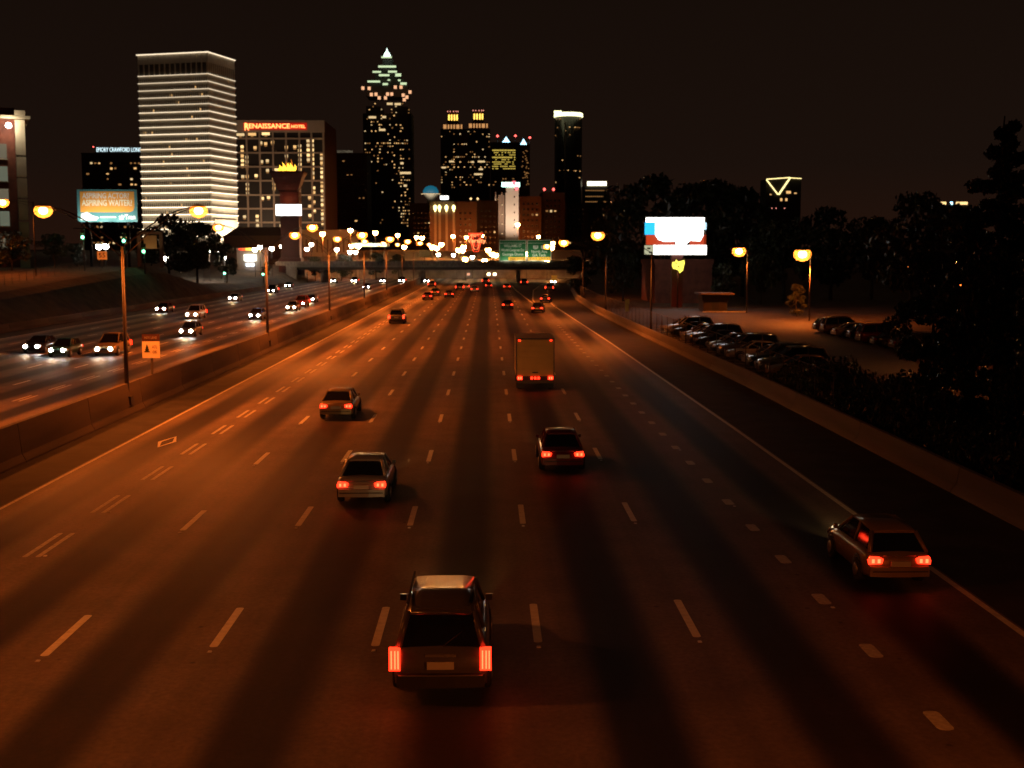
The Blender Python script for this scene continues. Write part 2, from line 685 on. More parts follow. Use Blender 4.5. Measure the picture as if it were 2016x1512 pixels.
barrier("median_barrier", [(-.42, 0), (.42, 0), (.42, .08), (.26, .36), (.12, 1.66), (-.12, 1.66), (-.26, .36), (-.42, .08)],
        [(-19.8, -30), (-19.8, 340), (-21, 400)], 9.0, M_BARR, "tall stained concrete median barrier dividing the two directions of traffic")
barrier("roadside_barrier", [(-.40, 0), (.12, 0), (.12, .95), (-.10, .95), (-.20, .34), (-.40, .08)],
        [(a + .3, b) for a, b in BARR_R], 12.0, M_BARR_R, "low pale concrete barrier along the right shoulder below the car park fence")
barrier("outer_barrier", [(-.12, 0), (.40, 0), (.40, .08), (.20, .34), (.10, .9), (-.12, .9)],
        [(-53.7, -20), (-53.7, 260), (-54.5, 340)], 12.0, M_BARR, "low concrete barrier between the oncoming lanes and the dark grass bank")

# ------------------------------------------------------------------ street lamps
M_HALO = bpy.data.materials.new("amber_glare_halo")  # glare halo modelled as a glowing translucent orange shell round each lamp core
M_HALO.use_nodes = True
_n = M_HALO.node_tree.nodes
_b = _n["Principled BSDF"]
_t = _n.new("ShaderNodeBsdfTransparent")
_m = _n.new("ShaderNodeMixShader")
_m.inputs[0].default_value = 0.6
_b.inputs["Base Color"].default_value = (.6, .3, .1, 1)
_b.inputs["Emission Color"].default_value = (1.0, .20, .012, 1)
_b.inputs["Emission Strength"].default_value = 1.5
M_HALO.node_tree.links.new(_t.outputs[0], _m.inputs[1])
M_HALO.node_tree.links.new(_b.outputs[0], _m.inputs[2])
M_HALO.node_tree.links.new(_m.outputs[0], _n["Material Output"].inputs["Surface"])
M_HALO.cycles.emission_sampling = 'NONE'


def cobra(parent, p_base, p_head, bulb_r, m_bulb, arm_steps=8, rise=True, energy=0, color=SODIUM):
    """arm from pole top to head plus luminaire"""
    a, b = Vector(p_base), Vector(p_head)
    pts = []
    for i in range(arm_steps + 1):
        t = i / arm_steps
        p = a.lerp(b, t)
        p.z = a.z + (b.z - a.z) * math.sin(t * math.pi / 2)
        pts.append(p)
    MB().tube(pts, 0.045, 6, r1=0.035).build("arm", M_STEEL, parent)
    lo = [Vector((p.x, p.y, p.z - 0.55 * (1 - i / arm_steps))) for i, p in enumerate(pts)]
    lo[-1].z -= 0.02
    MB().tube(lo, 0.03, 6).build("lower_arm", M_STEEL, parent)
    d = Vector((b.x - a.x, b.y - a.y, 0)).normalized()
    h = MB()
    ang = math.atan2(d.y, d.x)
    Mh = Matrix.Translation(b) @ Matrix.Rotation(ang, 4, 'Z')
    hd = h.lathe([(0.02, .14), (.14, .12), (.22, .05), (.22, -.02), (.18, -.04)], 14, sx=1.5)
    hd.v = [tuple(Mh @ Vector(v)) for v in hd.v]
    head = hd.build("lamp_head", M_STEEL, parent)
    zc0 = -.04 - bulb_r * .62
    g = MB().lathe([(bulb_r * .72 * math.sin(t_), zc0 + bulb_r * .72 * math.cos(t_)) for t_ in (.55, .8, 1.1, 1.57, 2.0, 2.5, 3.0)], 14, sx=1.2)
    g.v = [tuple(Mh @ Vector(v)) for v in g.v]
    g.build("lamp_lens", m_bulb, head)
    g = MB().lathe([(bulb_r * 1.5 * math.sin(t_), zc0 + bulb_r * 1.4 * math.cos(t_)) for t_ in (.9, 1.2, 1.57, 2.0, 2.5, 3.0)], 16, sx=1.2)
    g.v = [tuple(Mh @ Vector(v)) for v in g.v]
    g.build("halo_bowl", M_HALO, head)  # added halo shell, not a part of the luminaire
    if energy:
        lamp('SPOT', parent, (b.x, b.y, b.z - .25 - bulb_r * 2.2), energy, color, 0.2, 166, 0.45, (0, 0, -1))


ordw = ["unseen",
        "nearest", "second", "third", "fourth", "fifth", "sixth", "seventh", "eighth"]
MED_Y = [-19, 24, 67, 110, 153, 196, 239, 282, 325]
for i, y in enumerate(MED_Y):
    root = empty("street_lamp", (-19.75, y, 0))
    i -= 1
    MB().tube([(0, 0, .6), (0, 0, 9.1)], 0.13, 8, r1=0.075).build("pole", M_STEEL, root)
    MB().box(-.28, .28, -.28, .28, .5, .95).build("pole_base", M_STEEL, root)
    br = 0.28 if y < 130 else 0.38
    e = (2000 if i <= 0 else 5600 if i == 1 else 8500) if i < 6 else 4500
    cobra(root, (0, 0, 9.0), (-4.15, 0, 11.2), br, M_SODB, energy=e)
    cobra(root, (0, 0, 9.0), (4.15, 0, 11.2), br, M_SODB, energy=e)
    tag(root, "%s twin-arm sodium street lamp standing on the median barrier, counted from the camera" % ordw[i] if i >= 1 else "twin-arm sodium street lamp on the median just outside the left edge" if i == 0 else "twin-arm sodium street lamp on the median behind the camera", "street lamp", "twin-arm lamps along the median")
for i, (px, py_b, Y, hx, hy) in enumerate([(1274, 645, 128, 1177, 458), (1178, 582, 173, 1110, 474), (1128, 570, 222, 1077, 482), (0, 0, -7, 0, 0)]):
    h = at(hx, hy, Y) if Y > 0 else Vector((11.4, Y, 10.8))
    gx = barr_x(Y) + 0.75
    root = empty("street_lamp", (gx, Y, 0.3))
    zt = h.z - 2.1 - .3
    MB().tube([(0, 0, 0), (0, 0, zt)], 0.13, 8, r1=0.08).build("pole", M_STEEL, root)
    MB().box(-.2, .2, -.2, .2, 0, .35).build("pole_base", M_STEEL, root)
    cobra(root, (0, 0, zt), (h.x - gx, 0, h.z - .3), 0.40, M_SODB, energy=5000 if Y > 0 else 24000)
    tag(root, ["tall single-arm street lamp in front of the lit white sign board", "single-arm street lamp with steep truss arm left of the white sign board",
               "farthest thin single-arm street lamp beside the exit ramp", "single-arm street lamp on the right barrier behind the camera"][i], "street lamp", "single-arm lamps along the right barrier")


def post_lamp(px, py, Y, r, m, label, energy=0, color=SODIUM, arm=0.0, cat="street lamp", group=None, ht=None, name="street_lamp", globe=False):
    p = at(px, py, Y)
    z0 = ground_z(p.x - arm, Y)
    root = empty(name, (p.x - arm, Y, z0))
    h = p.z - z0
    if h < 1.5:
        h = 1.5
        root.location.z = p.z - h
    if abs(arm) > 0.1:
        MB().tube([(0, 0, 0), (0, 0, h + .1)], 0.10, 8, r1=0.07).build("pole", M_STEEL, root)
        cobra(root, (0, 0, h - .1), (arm, 0, h + r * .6), r, m)
        if energy: lamp('SPOT', root, (arm, 0, h - r * 1.9 - .2), energy, color, .2, 165, .35, (0, 0, -1))
    else:
        MB().tube([(0, 0, 0), (0, 0, h - r)], 0.09, 8, r1=0.06).build("pole", M_STEEL, root)
        MB().lathe([(r * .5, r * .75), (r * .9, r * .62), (r * .95, r * .5)], 12, (0, 0, h)).build("lamp_cap", M_DKSTEEL, root)
        MB().lathe([(r * math.sin(t_), -r * math.cos(t_)) for t_ in (.1, .5, .9, 1.3, 1.7, 2.1)], 14, (0, 0, h)).build("lamp_globe", m, root)
        if energy: lamp('POINT', root, (0, 0, h - r - .12), energy, color, .15)
    tag(root, label, cat, group)
    return root


# car-park lamps on the right
post_lamp(1455, 494, 170, 0.55, M_SODB, "curved-arm sodium lamp post at the left end of the car park drive", 2600, arm=-1.2, group="car park lamps")
post_lamp(1580, 500, 150, 0.62, M_SODB, "very bright orange lamp among the dark trees behind the car park", 9500, arm=-1.0, group="car park lamps")
post_lamp(1893, 520, 86, 0.4, M_SODB, "car park lamp glinting through the evergreen leaves on the right", 1500, group="car park lamps")
# lamp on the left bank
post_lamp(5, 398, 190, 0.55, M_SODB, "tall sodium lamp on the left bank in front of the brick building", 6000, arm=-4.6)

# the street lights around the far junction, each read off the picture: (px, py, distance, warm?)
FAR_S = [(635, 460, 406), (690, 453, 489), (739, 458, 596), (783, 463, 742), (820, 467, 780), (892, 465, 735), (918, 467, 790), (949, 464, 850),
         (869, 481, 520), (860, 488, 480), (851, 486, 455), (913, 486, 470), (903, 492, 450), (911, 493, 520), (961, 492, 470), (969, 500, 445), (976, 502, 480),
         (1019, 442, 560), (1060, 466, 800), (1086, 487, 440), (1087, 479, 470), (954, 513, 392), (916, 510, 396), (1020, 516, 394), (1077, 516, 392), (1037, 499, 400),
         (831, 468, 560), (692, 484, 420), (796, 486, 430), (705, 485, 460)]
NTH = ["first", "second", "third", "fourth", "fifth", "sixth", "seventh", "eighth", "ninth", "tenth", "eleventh", "twelfth", "thirteenth", "fourteenth", "fifteenth",
       "sixteenth", "seventeenth", "eighteenth", "nineteenth", "twentieth"]
cnt_side = {}
for i, (px, py, Y) in sorted(enumerate(FAR_S), key=lambda q: q[1][0]):
    side = "of those left of the neon sign" if px < 925 else ("between the neon sign and the green signs" if px < 985 else "around the green overhead signs")
    post_lamp(px, py, Y, 1.15 if Y > 560 else 1.0 if Y > 430 else 0.85, M_SODB, "small orange-white street light, " + NTH[cnt_side.setdefault(side, 0)] + " from the left " + side,
              (30000 if Y > 700 else 14000) if i in (0, 1, 3, 4, 5, 6, 7, 9, 14, 17, 18) else 0, group="far junction lights " + side)
    cnt_side[side] += 1
FAR_W = [(663, 491, 380), (604, 490, 370), (613, 481, 400), (535, 489, 350), (512, 486, 360), (502, 491, 345), (555, 485, 380), (564, 483, 395), (689, 496, 390),
         (700, 496, 395), (863, 501, 430), (893, 502, 440), (930, 506, 420), (388, 490, 300), (400, 488, 302), (412, 491, 304), (434, 494, 320), (441, 490, 322), (442, 507, 318), (326, 508, 300), (195, 485, 235), (208, 484, 237)]
for i, (px, py, Y) in sorted(enumerate(FAR_W), key=lambda q: q[1][0]):
    if px < 250: side = "of the pair above the orange-lit speed sign"
    elif px < 450: side = "below the round tree under the white tower"
    elif px < 620: side = "around the shop beside the flaming pylon"
    elif px < 720: side = "in front of the pale low building"
    else: side = "above the far bridge parapet"
    big = 1.9 if px == 400 else 1.0
    post_lamp(px, py, Y, (0.62 if Y < 330 else 0.7) * big, M_WHTB, "white globe lamp, " + NTH[cnt_side.setdefault(side, 0)] + " from the left " + side, 2600 if px in (400, 512, 663) else 0, (1, .50, .18),
              group="white lamps " + side, name="post_lamp")
    cnt_side[side] += 1

# ------------------------------------------------------------------ traffic signals
M_GREEN_L = glow("signal_green", (0.20, 1.0, 0.55), 9)
M_LENS_OFF_R = mat("signal_red_off", (0.08, 0.01, 0.01), 0.3)
M_LENS_OFF_A = mat("signal_amber_off", (0.10, 0.05, 0.01), 0.3)
M_SIGBOX = mat("signal_housing", (0.05, 0.045, 0.02), 0.6)
for i, (px, py, Y, txt) in enumerate([(163, 467, 205, "leftmost green traffic signal under the acting billboard"),
                                      (244, 474, 212, "large green traffic signal just right of the median lamp pole top"),
                                      (283, 495, 216, "green traffic signal below the blank framed panel"),
                                      (442, 538, 300, "low green traffic signal right of the grass mound"),
                                      (518, 540, 320, "low green traffic signal left of the red pylon foot")]):
    p = at(px, py, Y)
    z0 = ground_z(p.x, Y)
    root = empty("traffic_signal", (p.x, Y, z0))
    h = max(2.5, p.z - z0)
    root.location.z = p.z - h
    MB().tube([(0, .35, 0), (0, .35, h + 1.3)], 0.09, 8).build("pole", M_DKSTEEL, root)
    hs = MB().box(-.30, .30, -.1, .24, h - .45, h + 1.35).build("signal_housing", M_SIGBOX, root)
    for k, m in enumerate((M_GREEN_L, M_LENS_OFF_A, M_LENS_OFF_R)):
        rr = 0.34 if k == 0 else 0.2
        rr = 0.27 if k == 0 else 0.2
        d = MB().lathe([(rr, 0), (rr * .8, .06), (.02, .09)], 14)
        d.v = [(x, -.11 - z, h + y + .58 * k) for x, y, z in d.v]
        d.build("signal_lens", m, root)
        v = MB().lathe([(rr + .04, 0), (rr + .04, .2)], 14)
        v.v = [(x, -.11 - z, h + y + .58 * k) for x, y, z in v.v]
        v.f = [f for f in v.f if len(f) == 4 and sum(v.v[q][2] for q in f) / 4 > h + .58 * k]
        v.sm = [True] * len(v.f)
        v.build("signal_visor", M_SIGBOX, hs)
    if i < 3: lamp('POINT', root, (0, -.6, h), 60, (.2, 1, .5), .2)
    tag(root, txt, "traffic light", "green signals on the left")

# ------------------------------------------------------------------ buildings
def win(root, x, z, w, h, m, y=-0.12, d=0.3, name="window", side=None):
    if side is None:
        return link(name, unit_box(m), root, (x, y, z), (w, d, h))
    return link(name, unit_box(m), root, (side, x, z), (d, w, h))


def block(name, label, pl, pr, pt, Y, depth, m, cat="building", zb=None, roof=True):
    a, b = at(pl, pt, Y), at(pr, pt, Y)
    z0 = (ground_z((a.x + b.x) / 2, Y) - 0.5) if zb is None else zb
    root = empty(name, ((a.x + b.x) / 2, Y, z0))
    w, h = b.x - a.x, a.z - z0
    MB().box(-w / 2, w / 2, 0, depth, 0, h).build("wall", m, root)
    if roof:
        MB().box(-w / 2 - .2, w / 2 + .2, -.2, depth + .2, h, h + .8).build("roof_parapet", m, root)
    tag(root, label, cat)
    return root, w, h


def dark_glass(root, w, h, pitch, floor, ww, wh, z_from=4, margin=1.5, y=-0.06):
    mb = MB()
    nx_ = int((w - 2 * margin) / pitch)
    nz_ = int((h - z_from - 2) / floor)
    x0 = -(nx_ - 1) * pitch / 2
    for i in range(nx_):
        for k in range(nz_):
            x = x0 + i * pitch
            z = z_from + (k + .5) * floor
            mb.quad([(x - ww / 2, y, z - wh / 2), (x + ww / 2, y, z - wh / 2), (x + ww / 2, y, z + wh / 2), (x - ww / 2, y, z + wh / 2)])
    if mb.f:
        tag(mb.build("dark_windows", M_DARKGL, root), kind="stuff")
    return x0, nx_, nz_


def lit_random(root, w, h, pitch, floor, ww, wh, prob, z_from=4, margin=1.5, mats=(0, 1, 2), seed=1, rows=None, zmax=None, zmin=0):
    r = random.Random(seed)
    x0, nx_, nz_ = dark_glass(root, w, h, pitch, floor, ww, wh, z_from, margin)
    for k in range(nz_):
        z = z_from + (k + .5) * floor
        p = rows.get(k, prob) if rows else prob
        if (zmax and z > zmax) or z < zmin: continue
        run = 0
        for i in range(nx_):
            if run > 0 or r.random() < p:
                run = run - 1 if run > 0 else r.choice((0, 0, 1, 2))
                win(root, x0 + i * pitch, z + r.uniform(-.15, .15), ww * r.uniform(.6, 1.1), wh * r.uniform(.5, 1.05), WIN[r.choice(mats)])


# -- the floodlit white tower with a ledge of light at every storey
Dt = 673.0
cpt = at(408, 102, Dt)
TH = cpt.z
root = empty("office_tower", (cpt.x, Dt, 10.0), R(-16.2))
TW, TD = 42.0, 30.0
H = TH - 10.0
M_TWHITE = mat("tower_concrete", (0.52, 0.46, 0.37), 0.8, noise=0.1, nscale=0.1)
MB().box(-TW + .6, -.6, .6, TD - .6, 0, H - 1).build("glass_core", mat("tower_glass", (0.10, 0.085, 0.07), 0.35), root)
fp = 3.92
zc = H - 11.6
nfl = int((zc - 6) / fp)
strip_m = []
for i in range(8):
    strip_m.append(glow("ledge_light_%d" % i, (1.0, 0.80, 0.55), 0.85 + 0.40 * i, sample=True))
mf = MB()
for i in range(33):
    x = -TW + .5 + i * (TW - 1) / 32
    mf.box(x - .24, x + .24, -.1, .55, 3, zc)
for i in range(24):
    y = .5 + i * (TD - 1) / 23
    mf.box(-.55, .1, y - .24, y + .24, 3, zc)
tag(mf.build("facade_fins", M_TWHITE, root), kind="stuff")
for k in range(nfl + 1):
    z = zc - k * fp
    sp = MB().box(-TW, 0, -.15, .3, z - 1.5, z).box(-.3, .15, .301, TD, z - 1.5, z).build("spandrel", M_TWHITE, root)
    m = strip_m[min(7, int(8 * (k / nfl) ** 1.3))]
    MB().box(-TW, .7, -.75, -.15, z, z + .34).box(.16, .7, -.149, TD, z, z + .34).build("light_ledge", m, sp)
    if k < nfl and k > 0:
        for q in range(2):
            if rnd.random() < .5: win(root, -rnd.uniform(2, TW - 2), z - 2.6, .9, 1.2, WIN[0], y=.45)
MB().box(-TW, 0, 0, .5, H - 5.2, H - .4).box(-.5, 0, .51, TD, H - 5.2, H - .4).build("crown_band", M_TWHITE, root)
mf = MB()
for i in range(14):
    x = -TW + .4 + i * (TW - .8) / 13
    mf.box(x - .3, x + .3, -.3, .3, zc + .5, H - .4)
    y = .4 + i * (TD - .8) / 13
    mf.box(-.3, .3, y - .3 + .05, y + .3, zc + .5, H - .4)
tag(mf.build("crown_fins", M_TWHITE, root), kind="stuff")
MB().box(-TW - .3, .9, -.9, -.3, H - .4, H + .15).box(.31, .9, -.299, TD, H - .4, H + .15).build("roof_light_ledge", strip_m[1], root)
# blank lower wall on the right flank and its floodlights
MB().box(0.2, 0.9, 2, TD - 3, 2, 17).build("blank_lower_wall", M_TWHITE, root)
for x, y, e in ((12, 8, 60000), (12, 22, 60000), (-10, -14, 15000), (-32, -14, 15000)):
    fl = lamp('SPOT', root, (x, y, 1.5), e, (1.0, .82, .58), .6, 120, .8, ((-.35 if x > 0 else 0), (0 if x > 0 else .35), .9))
tag(root, "tall floodlit white office tower with a glowing ledge at every storey", "tower")

# -- the hotel with its concrete lattice
Dh = 800.0
pl, pr = at(452, 238, Dh), at(637, 237, Dh)
root = empty("hotel_building", (pr.x, Dh, 9.5))
W, H = pr.x - pl.x, pr.z - 9.5
M_HCONC = mat("hotel_concrete", (0.36, 0.31, 0.26), 0.85, noise=0.12, nscale=0.08)
MB().box(-W, 0, .5, 60, 0, H - .5).build("wall", mat("hotel_dark_wall", (0.02, 0.018, 0.02), 0.5), root)
MB().box(.0, .6, .6, 60, 0, H - .2).build("side_wall", mat("hotel_side", (0.10, 0.065, 0.05), 0.9), root)
MB().box(-W, .6, -.5, .49, H - 7.6, H).build("sign_band", M_HCONC, root)


def hx(px): return (px - 637) / F_PX * Dh
def hz(py): return at(600, py, Dh).z - 9.5


for x in (488, 513, 538.5, 564, 589.5, 613, 636):
    MB().box(hx(x) - .55, hx(x) + .55, -.3, .48, 2, H - 7.61).build("vertical_beam", M_HCONC, root)
for y in (273, 301, 328.5, 356, 384, 411, 438, 458):
    MB().box(-W, -.001, -.42, -.31, hz(y) - .55, hz(y) + .55).build("horizontal_beam", M_HCONC, root)
MB().box(-W - .1, .1, -6, .4, 0, hz(458) - .6).build("podium", M_FACADE_BR, root)
streaks = [(110, 400, 620), (160, 520, 640), (160, 740, 760), (110, 740, 745), (160, 830, 940), (850, 330, 450), (850, 495, 600), (897, 330, 770), (905, 870, 925), (905, 1030, 1032), (908, 1130, 1132),
           (1000, 480, 1310), (755, 390, 610), (755, 660, 662), (452, 350, 352), (458, 770, 890), (605, 405, 407), (605, 505, 507), (700, 400, 402), (255, 410, 412), (260, 730, 732), (320, 355, 357), (375, 365, 366),
           (325, 990, 992), (395, 980, 982), (856, 980, 982), (856, 1080, 1082), (856, 1185, 1187), (120, 1200, 1250), (262, 1195, 1250), (265, 1300, 1360), (165, 1355, 1357), (530, 1300, 1350), (600, 1240, 1242),
           (390, 670, 672), (325, 570, 572), (390, 560, 562), (95, 262, 263), (225, 258, 259), (378, 252, 253)]
for sx_, ya, yb in streaks:
    y = ya
    while y <= yb:
        px, py = 460 + sx_ / 5.81, 220 + y / 5.81
        win(root, hx(px), hz(py), 1.9 if y > 300 else 5.0, 1.7, WIN[rnd.choice((0, 3, 1))], y=.38)
        win(root, hx(px), hz(py) - 1.4, 1.7, .9, WIN[2], y=.42)
        y += 53
M_NEON = glow("red_neon", (1.0, 0.26, 0.07), 4.0, sample=True)
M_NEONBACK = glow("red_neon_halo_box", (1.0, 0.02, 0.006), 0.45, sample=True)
sx0, sx1 = hx(486), hx(571)
zz = hz(248.5)
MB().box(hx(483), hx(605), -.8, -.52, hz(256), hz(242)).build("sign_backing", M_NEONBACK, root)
text("RENAISSANCE", root, ((hx(485) + hx(572)) / 2, -1.0, hz(249)), 3.0, M_NEON, width=hx(572) - hx(485), depth=.4, bold=.012)
text("HOTEL", root, ((hx(575) + hx(602)) / 2, -1.0, hz(249.6)), 1.9, M_NEON, width=hx(602) - hx(575), depth=.4, bold=.012)
text("R", root, (hx(489), -1.0, hz(250.5)), 4.6, M_NEON, width=hx(493) - hx(484.5), depth=.4, bold=.012)
lamp('SPOT', root, (-W * .3, -45, 5), 36000, (1, .62, .35), 1, 100, .8, (0, .8, .75))
lamp('SPOT', root, (-W * .75, -45, 5), 36000, (1, .62, .35), 1, 100, .8, (0, .8, .75))
tag(root, "wide hotel with pale concrete lattice facade and red neon rooftop sign", "hotel")

# -- hospital block behind the white tower
root, w, h = block("hospital_building", "dark hospital block with white lit sign on its roof behind the white tower", 160, 300, 303, 950, 40, M_FACADE_DK)
lit_random(root, w, h, 3.0, 4.0, 1.9, 1.6, .13, mats=(0, 1, 2, 2), seed=4, zmax=h - 3)
sg = MB().box(hx(186) * 0 - w / 2 + 10.5, w / 2 - 8, -.1, 1.2, h + .9, h + 5.2).build("sign_box", M_TRIM, root)
text("EMORY CRAWFORD LONG HOSPITAL", root, (-w / 2 + 11.5, -.4, h + 3.0), 3.3, glow("white_sign_letters", (.70, .93, 1.0), 1.5), align='LEFT', width=47, bold=.0, depth=.3)
o = MB().lathe([(.5, 0), (.5, .6), (.1, 1.0)], 10, (-w / 2 + 9, 1, h + 5)).build("beacon", M_RED_BEACON, root)

# -- brick building at the left edge
Db = 215.0
pr = at(48, 235, Db)
root = empty("brick_building", (pr.x, Db, 4.0), R(23))
H = pr.z - 4.0
M_STONE = mat("cut_stone", (0.42, 0.37, 0.27), 0.85, noise=0.15, nscale=0.4)
MB().box(-26, -1.6, .6, 25, 0, H).build("wall", M_BRICK, root)
cs = [(0, 6.4), (6.6, 10.2), (10.4, 14), (14.2, 17.6), (17.8, 21.2), (21.4, H)]
for a, b in cs:
    MB().box(-1.55, 0, -.2, 3, a, b - .12).build("corner_stone", M_STONE, root)
MB().box(-27, .9, -.9, 20, H + .05, H + .5).build("cornice", M_STONE, root)
MB().box(-27, -1.4, .6, 20, H + .6, H + 1.9).build("attic_wall", M_BRICK, root)
MB().box(-1.6, .1, -.9, 3, H + .55, H + 1.4).build("cornice_block", M_STONE, root)
for i, z in enumerate((6.8, 10.6, 14.4, 18.2, 22)):
    wv = win(root, -6.2, z, 6.4, 2.5, glow("lit_blind_%d" % (i % 2), ((.55, .60, .42) if i % 2 else (.60, .52, .34)), .20), y=.5)
    MB().box(-9.5, -2.9, .28, .58, z - 1.45, z - 1.28).build("window_sill", M_STONE, root)
    for q in (-1.6, 0, 1.6):
        MB().box(-6.2 + q - .06, -6.2 + q + .06, .30, .34, z - 1.25, z + 1.25).build("mullion", M_DKSTEEL, root)
wl_ = MB().lathe([(.02, -.5), (.4, -.35), (.5, 0), (.3, .4), (.02, .45)], 12, (-2.6, -1.0, H - 1.2)).build("wall_lamp", M_WHTB, root)
lamp('POINT', root, (-2.6, -1.8, H - 1.2), 900, (1, .8, .55), .3)
lamp('SPOT', root, (3, -8, 1.0), 1500, (1, .75, .4), .3, 70, .8, (-.5, .7, 1.6))
tag(root, "red brick building with pale stone corner and cornice at the left edge", "building")

# -- dark slab between the hotel and the pointed tower
root, w, h = block("office_slab", "dark slab block between the hotel and the tall pointed tower", 661, 722, 303, 1150, 40, M_FACADE_DK)
lit_random(root, w, h, 3.6, 4.2, 2.2, 1.4, .02, mats=(2, 2, 0), seed=9)
text("SOUTHERN", root, (-w / 2 + 8.5, -.3, h + 2.0), 2.2, glow("faint_sign", (.5, .42, .28), .35), depth=.3, width=14)

# -- tall pointed tower with stepped green-lit crown
Dp = 1500.0
pc = at(762, 180, Dp)
root = empty("skyscraper", (pc.x, Dp + 20, 12.0))
H0 = at(762, 190, Dp).z - 12
S = Dp / F_PX
hw = 47 * S
MB().box(-hw, hw, -hw * .72, hw * .72, 0, H0 - 20).build("shaft", M_FACADE_DK, root)
for sx_ in (-1, 1):
    MB().box(sx_ * hw * .55 - hw * .30, sx_ * hw * .55 + hw * .30, -hw * .86, hw * .86, 0, H0 - 12).build("bay", M_FACADE_DK, root)
MB().box(-hw * .42, hw * .42, -hw * .96, hw * .96, 0, H0 - 30).build("centre_bay", M_FACADE_DK, root)
M_CROWN = glow("crown_green_light", (.80, 1.0, .58), .85, sample=True)
M_CROWN2 = glow("crown_white_light", (.75, 1.0, .85), 3.0, sample=True)


def pz(py): return at(762, py, Dp).z - 12
def pxx(px): return (px - 762) * S


tiers = [(40, 168, 190), (33, 155, 167.5), (24, 142, 154.5), (17, 127, 141.5), (10, 113, 126.5)]
for hwp, ya, yb in tiers:
    MB().box(-hwp * S, hwp * S, -hwp * S * .8, hwp * S * .8, pz(yb), pz(ya)).build("crown_tier", M_FACADE_DK, root)
for (cx, cy, w_, h_) in ((762, 113.2, 20, 5), (763, 131.5, 34, 6), (743, 142, 16, 5), (773, 141.5, 17, 5.5), (757, 148.5, 20, 6), (784, 148, 11, 9), (737, 161, 24, 5.5), (759, 166, 10, 6), (794, 165, 12, 7), (786, 158.5, 5, 5), (766, 158, 5, 4)):
    win(root, pxx(cx), pz(cy), w_ * S, h_ * S * .62, M_CROWN if cy < 168 else M_CROWN, y=-hw * .72 - 1, d=1.0, name="crown_light")
for (cx, cy) in ((717, 175.5), (729, 176), (779, 173.5), (790, 173.5), (807, 183), (733, 188), (742, 187.5), (764, 187), (772, 187), (748, 194.5), (760, 194.5), (794, 189), (801, 193), (796, 198)):
    win(root, pxx(cx), pz(cy), 5.5 * S, 6 * S, glow("peach_floodlight", (1.0, .50, .26), 1.1), y=-hw * .96 - .8, d=1.0, name="crown_lamp")
MB().lathe([(5.5 * S, 0), (6.8 * S, 2.5 * S), (5 * S, 7 * S), (1.6 * S, 11.5 * S), (.15 * S, 17 * S)], 12, (0, -hw * .5, pz(111))).build("spire_finial", M_CROWN2, root)
r = random.Random(3)
for row_y in range(205, 448, 6):
    dens = .15 if row_y < 330 else .045
    if row_y == 283: dens = .6
    for c in range(720, 808, 4):
        right = c > 783
        d_ = .34 if (right and row_y > 318) else dens
        if 285 < row_y < 318: d_ = .22
        if r.random() < d_:
            win(root, pxx(c + r.uniform(-.6, .6)), pz(row_y), r.uniform(1.5, 2.9) * S, r.uniform(1.3, 2.4) * S, WIN[r.choice((0, 0, 1, 2, 2))], y=-hw * .96 - .2 if abs(c - 762) < 19 else -hw * .86 - .2)
for (cx, cy, w_) in ((753, 257, 12), (731, 232, 8), (738, 232, 6), (757, 232, 7), (768, 206, 11), (783, 206, 12), (790, 322, 6), (797, 341, 8), (790, 341, 8), (803, 341, 8), (796, 366, 6)):
    win(root, pxx(cx), pz(cy), w_ * S, 4 * S, WIN[1], y=-hw * .96 - .5 if abs(cx - 762) < 19 else -hw * .86 - .5)
tag(root, "tallest tapering skyscraper with stepped green-white lit crown and glowing point", "skyscraper")

# -- twin-topped tower
Dq = 1650.0
S = Dq / F_PX
pc = at(916, 252, Dq)
root = empty("twin_tower_skyscraper", (pc.x, Dq, 12.0))


def pz(py): return at(916, py, Dq).z - 12
def pxx(px): return (px - 916) * S


MB().box(pxx(868), pxx(964), 0, 40, 0, pz(254)).build("shaft", M_FACADE_DK, root)
MB().box(pxx(905), pxx(922), -1.5, -.01, 0, pz(262)).build("centre_bay", M_BRICK, root)
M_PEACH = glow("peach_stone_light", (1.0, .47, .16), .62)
M_YEL = glow("yellow_lantern", (1.0, .62, .10), 2.2, sample=True)
for cx, dy in ((891.5, 0), (941, -2)):
    cl = MB().box(pxx(cx - 20), pxx(cx + 20), 3, 36, pz(255 + dy) + .02, pz(244 + dy)).build("setback", M_BRICK, root)
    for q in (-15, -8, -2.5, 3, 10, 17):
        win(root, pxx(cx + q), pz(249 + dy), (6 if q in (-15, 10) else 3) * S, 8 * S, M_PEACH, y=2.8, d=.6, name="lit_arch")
    MB().box(pxx(cx - 11), pxx(cx + 11), 8, 30, pz(244 + dy) + .02, pz(237 + dy)).build("lantern_base", M_BRICK, root)
    lb = MB().lathe([(10.5 * S, pz(236.9 + dy)), (10.5 * S, pz(222 + dy)), (9 * S, pz(219 + dy)), (8 * S, pz(216 + dy))], 12, (pxx(cx), 19, 0)).build("lantern_drum", M_BRICK, root)
    for q in (-7.5, -2.3, 3.2, 8.2):
        win(root, pxx(cx + q), pz(229.5 + dy), 2.9 * S, 11 * S, M_YEL, y=19 - 10.6 * S, d=.8, name="lantern_slot")
    for q in (-10, -5, 1.5, 6.5, 10):
        win(root, pxx(cx + q), pz(217.5 + dy), 1.8 * S, 2.0 * S, glow("pink_lamp", (1, .35, .25), 1.2), y=19 - 10.4 * S, d=.8, name="roof_lamp")
r = random.Random(12)
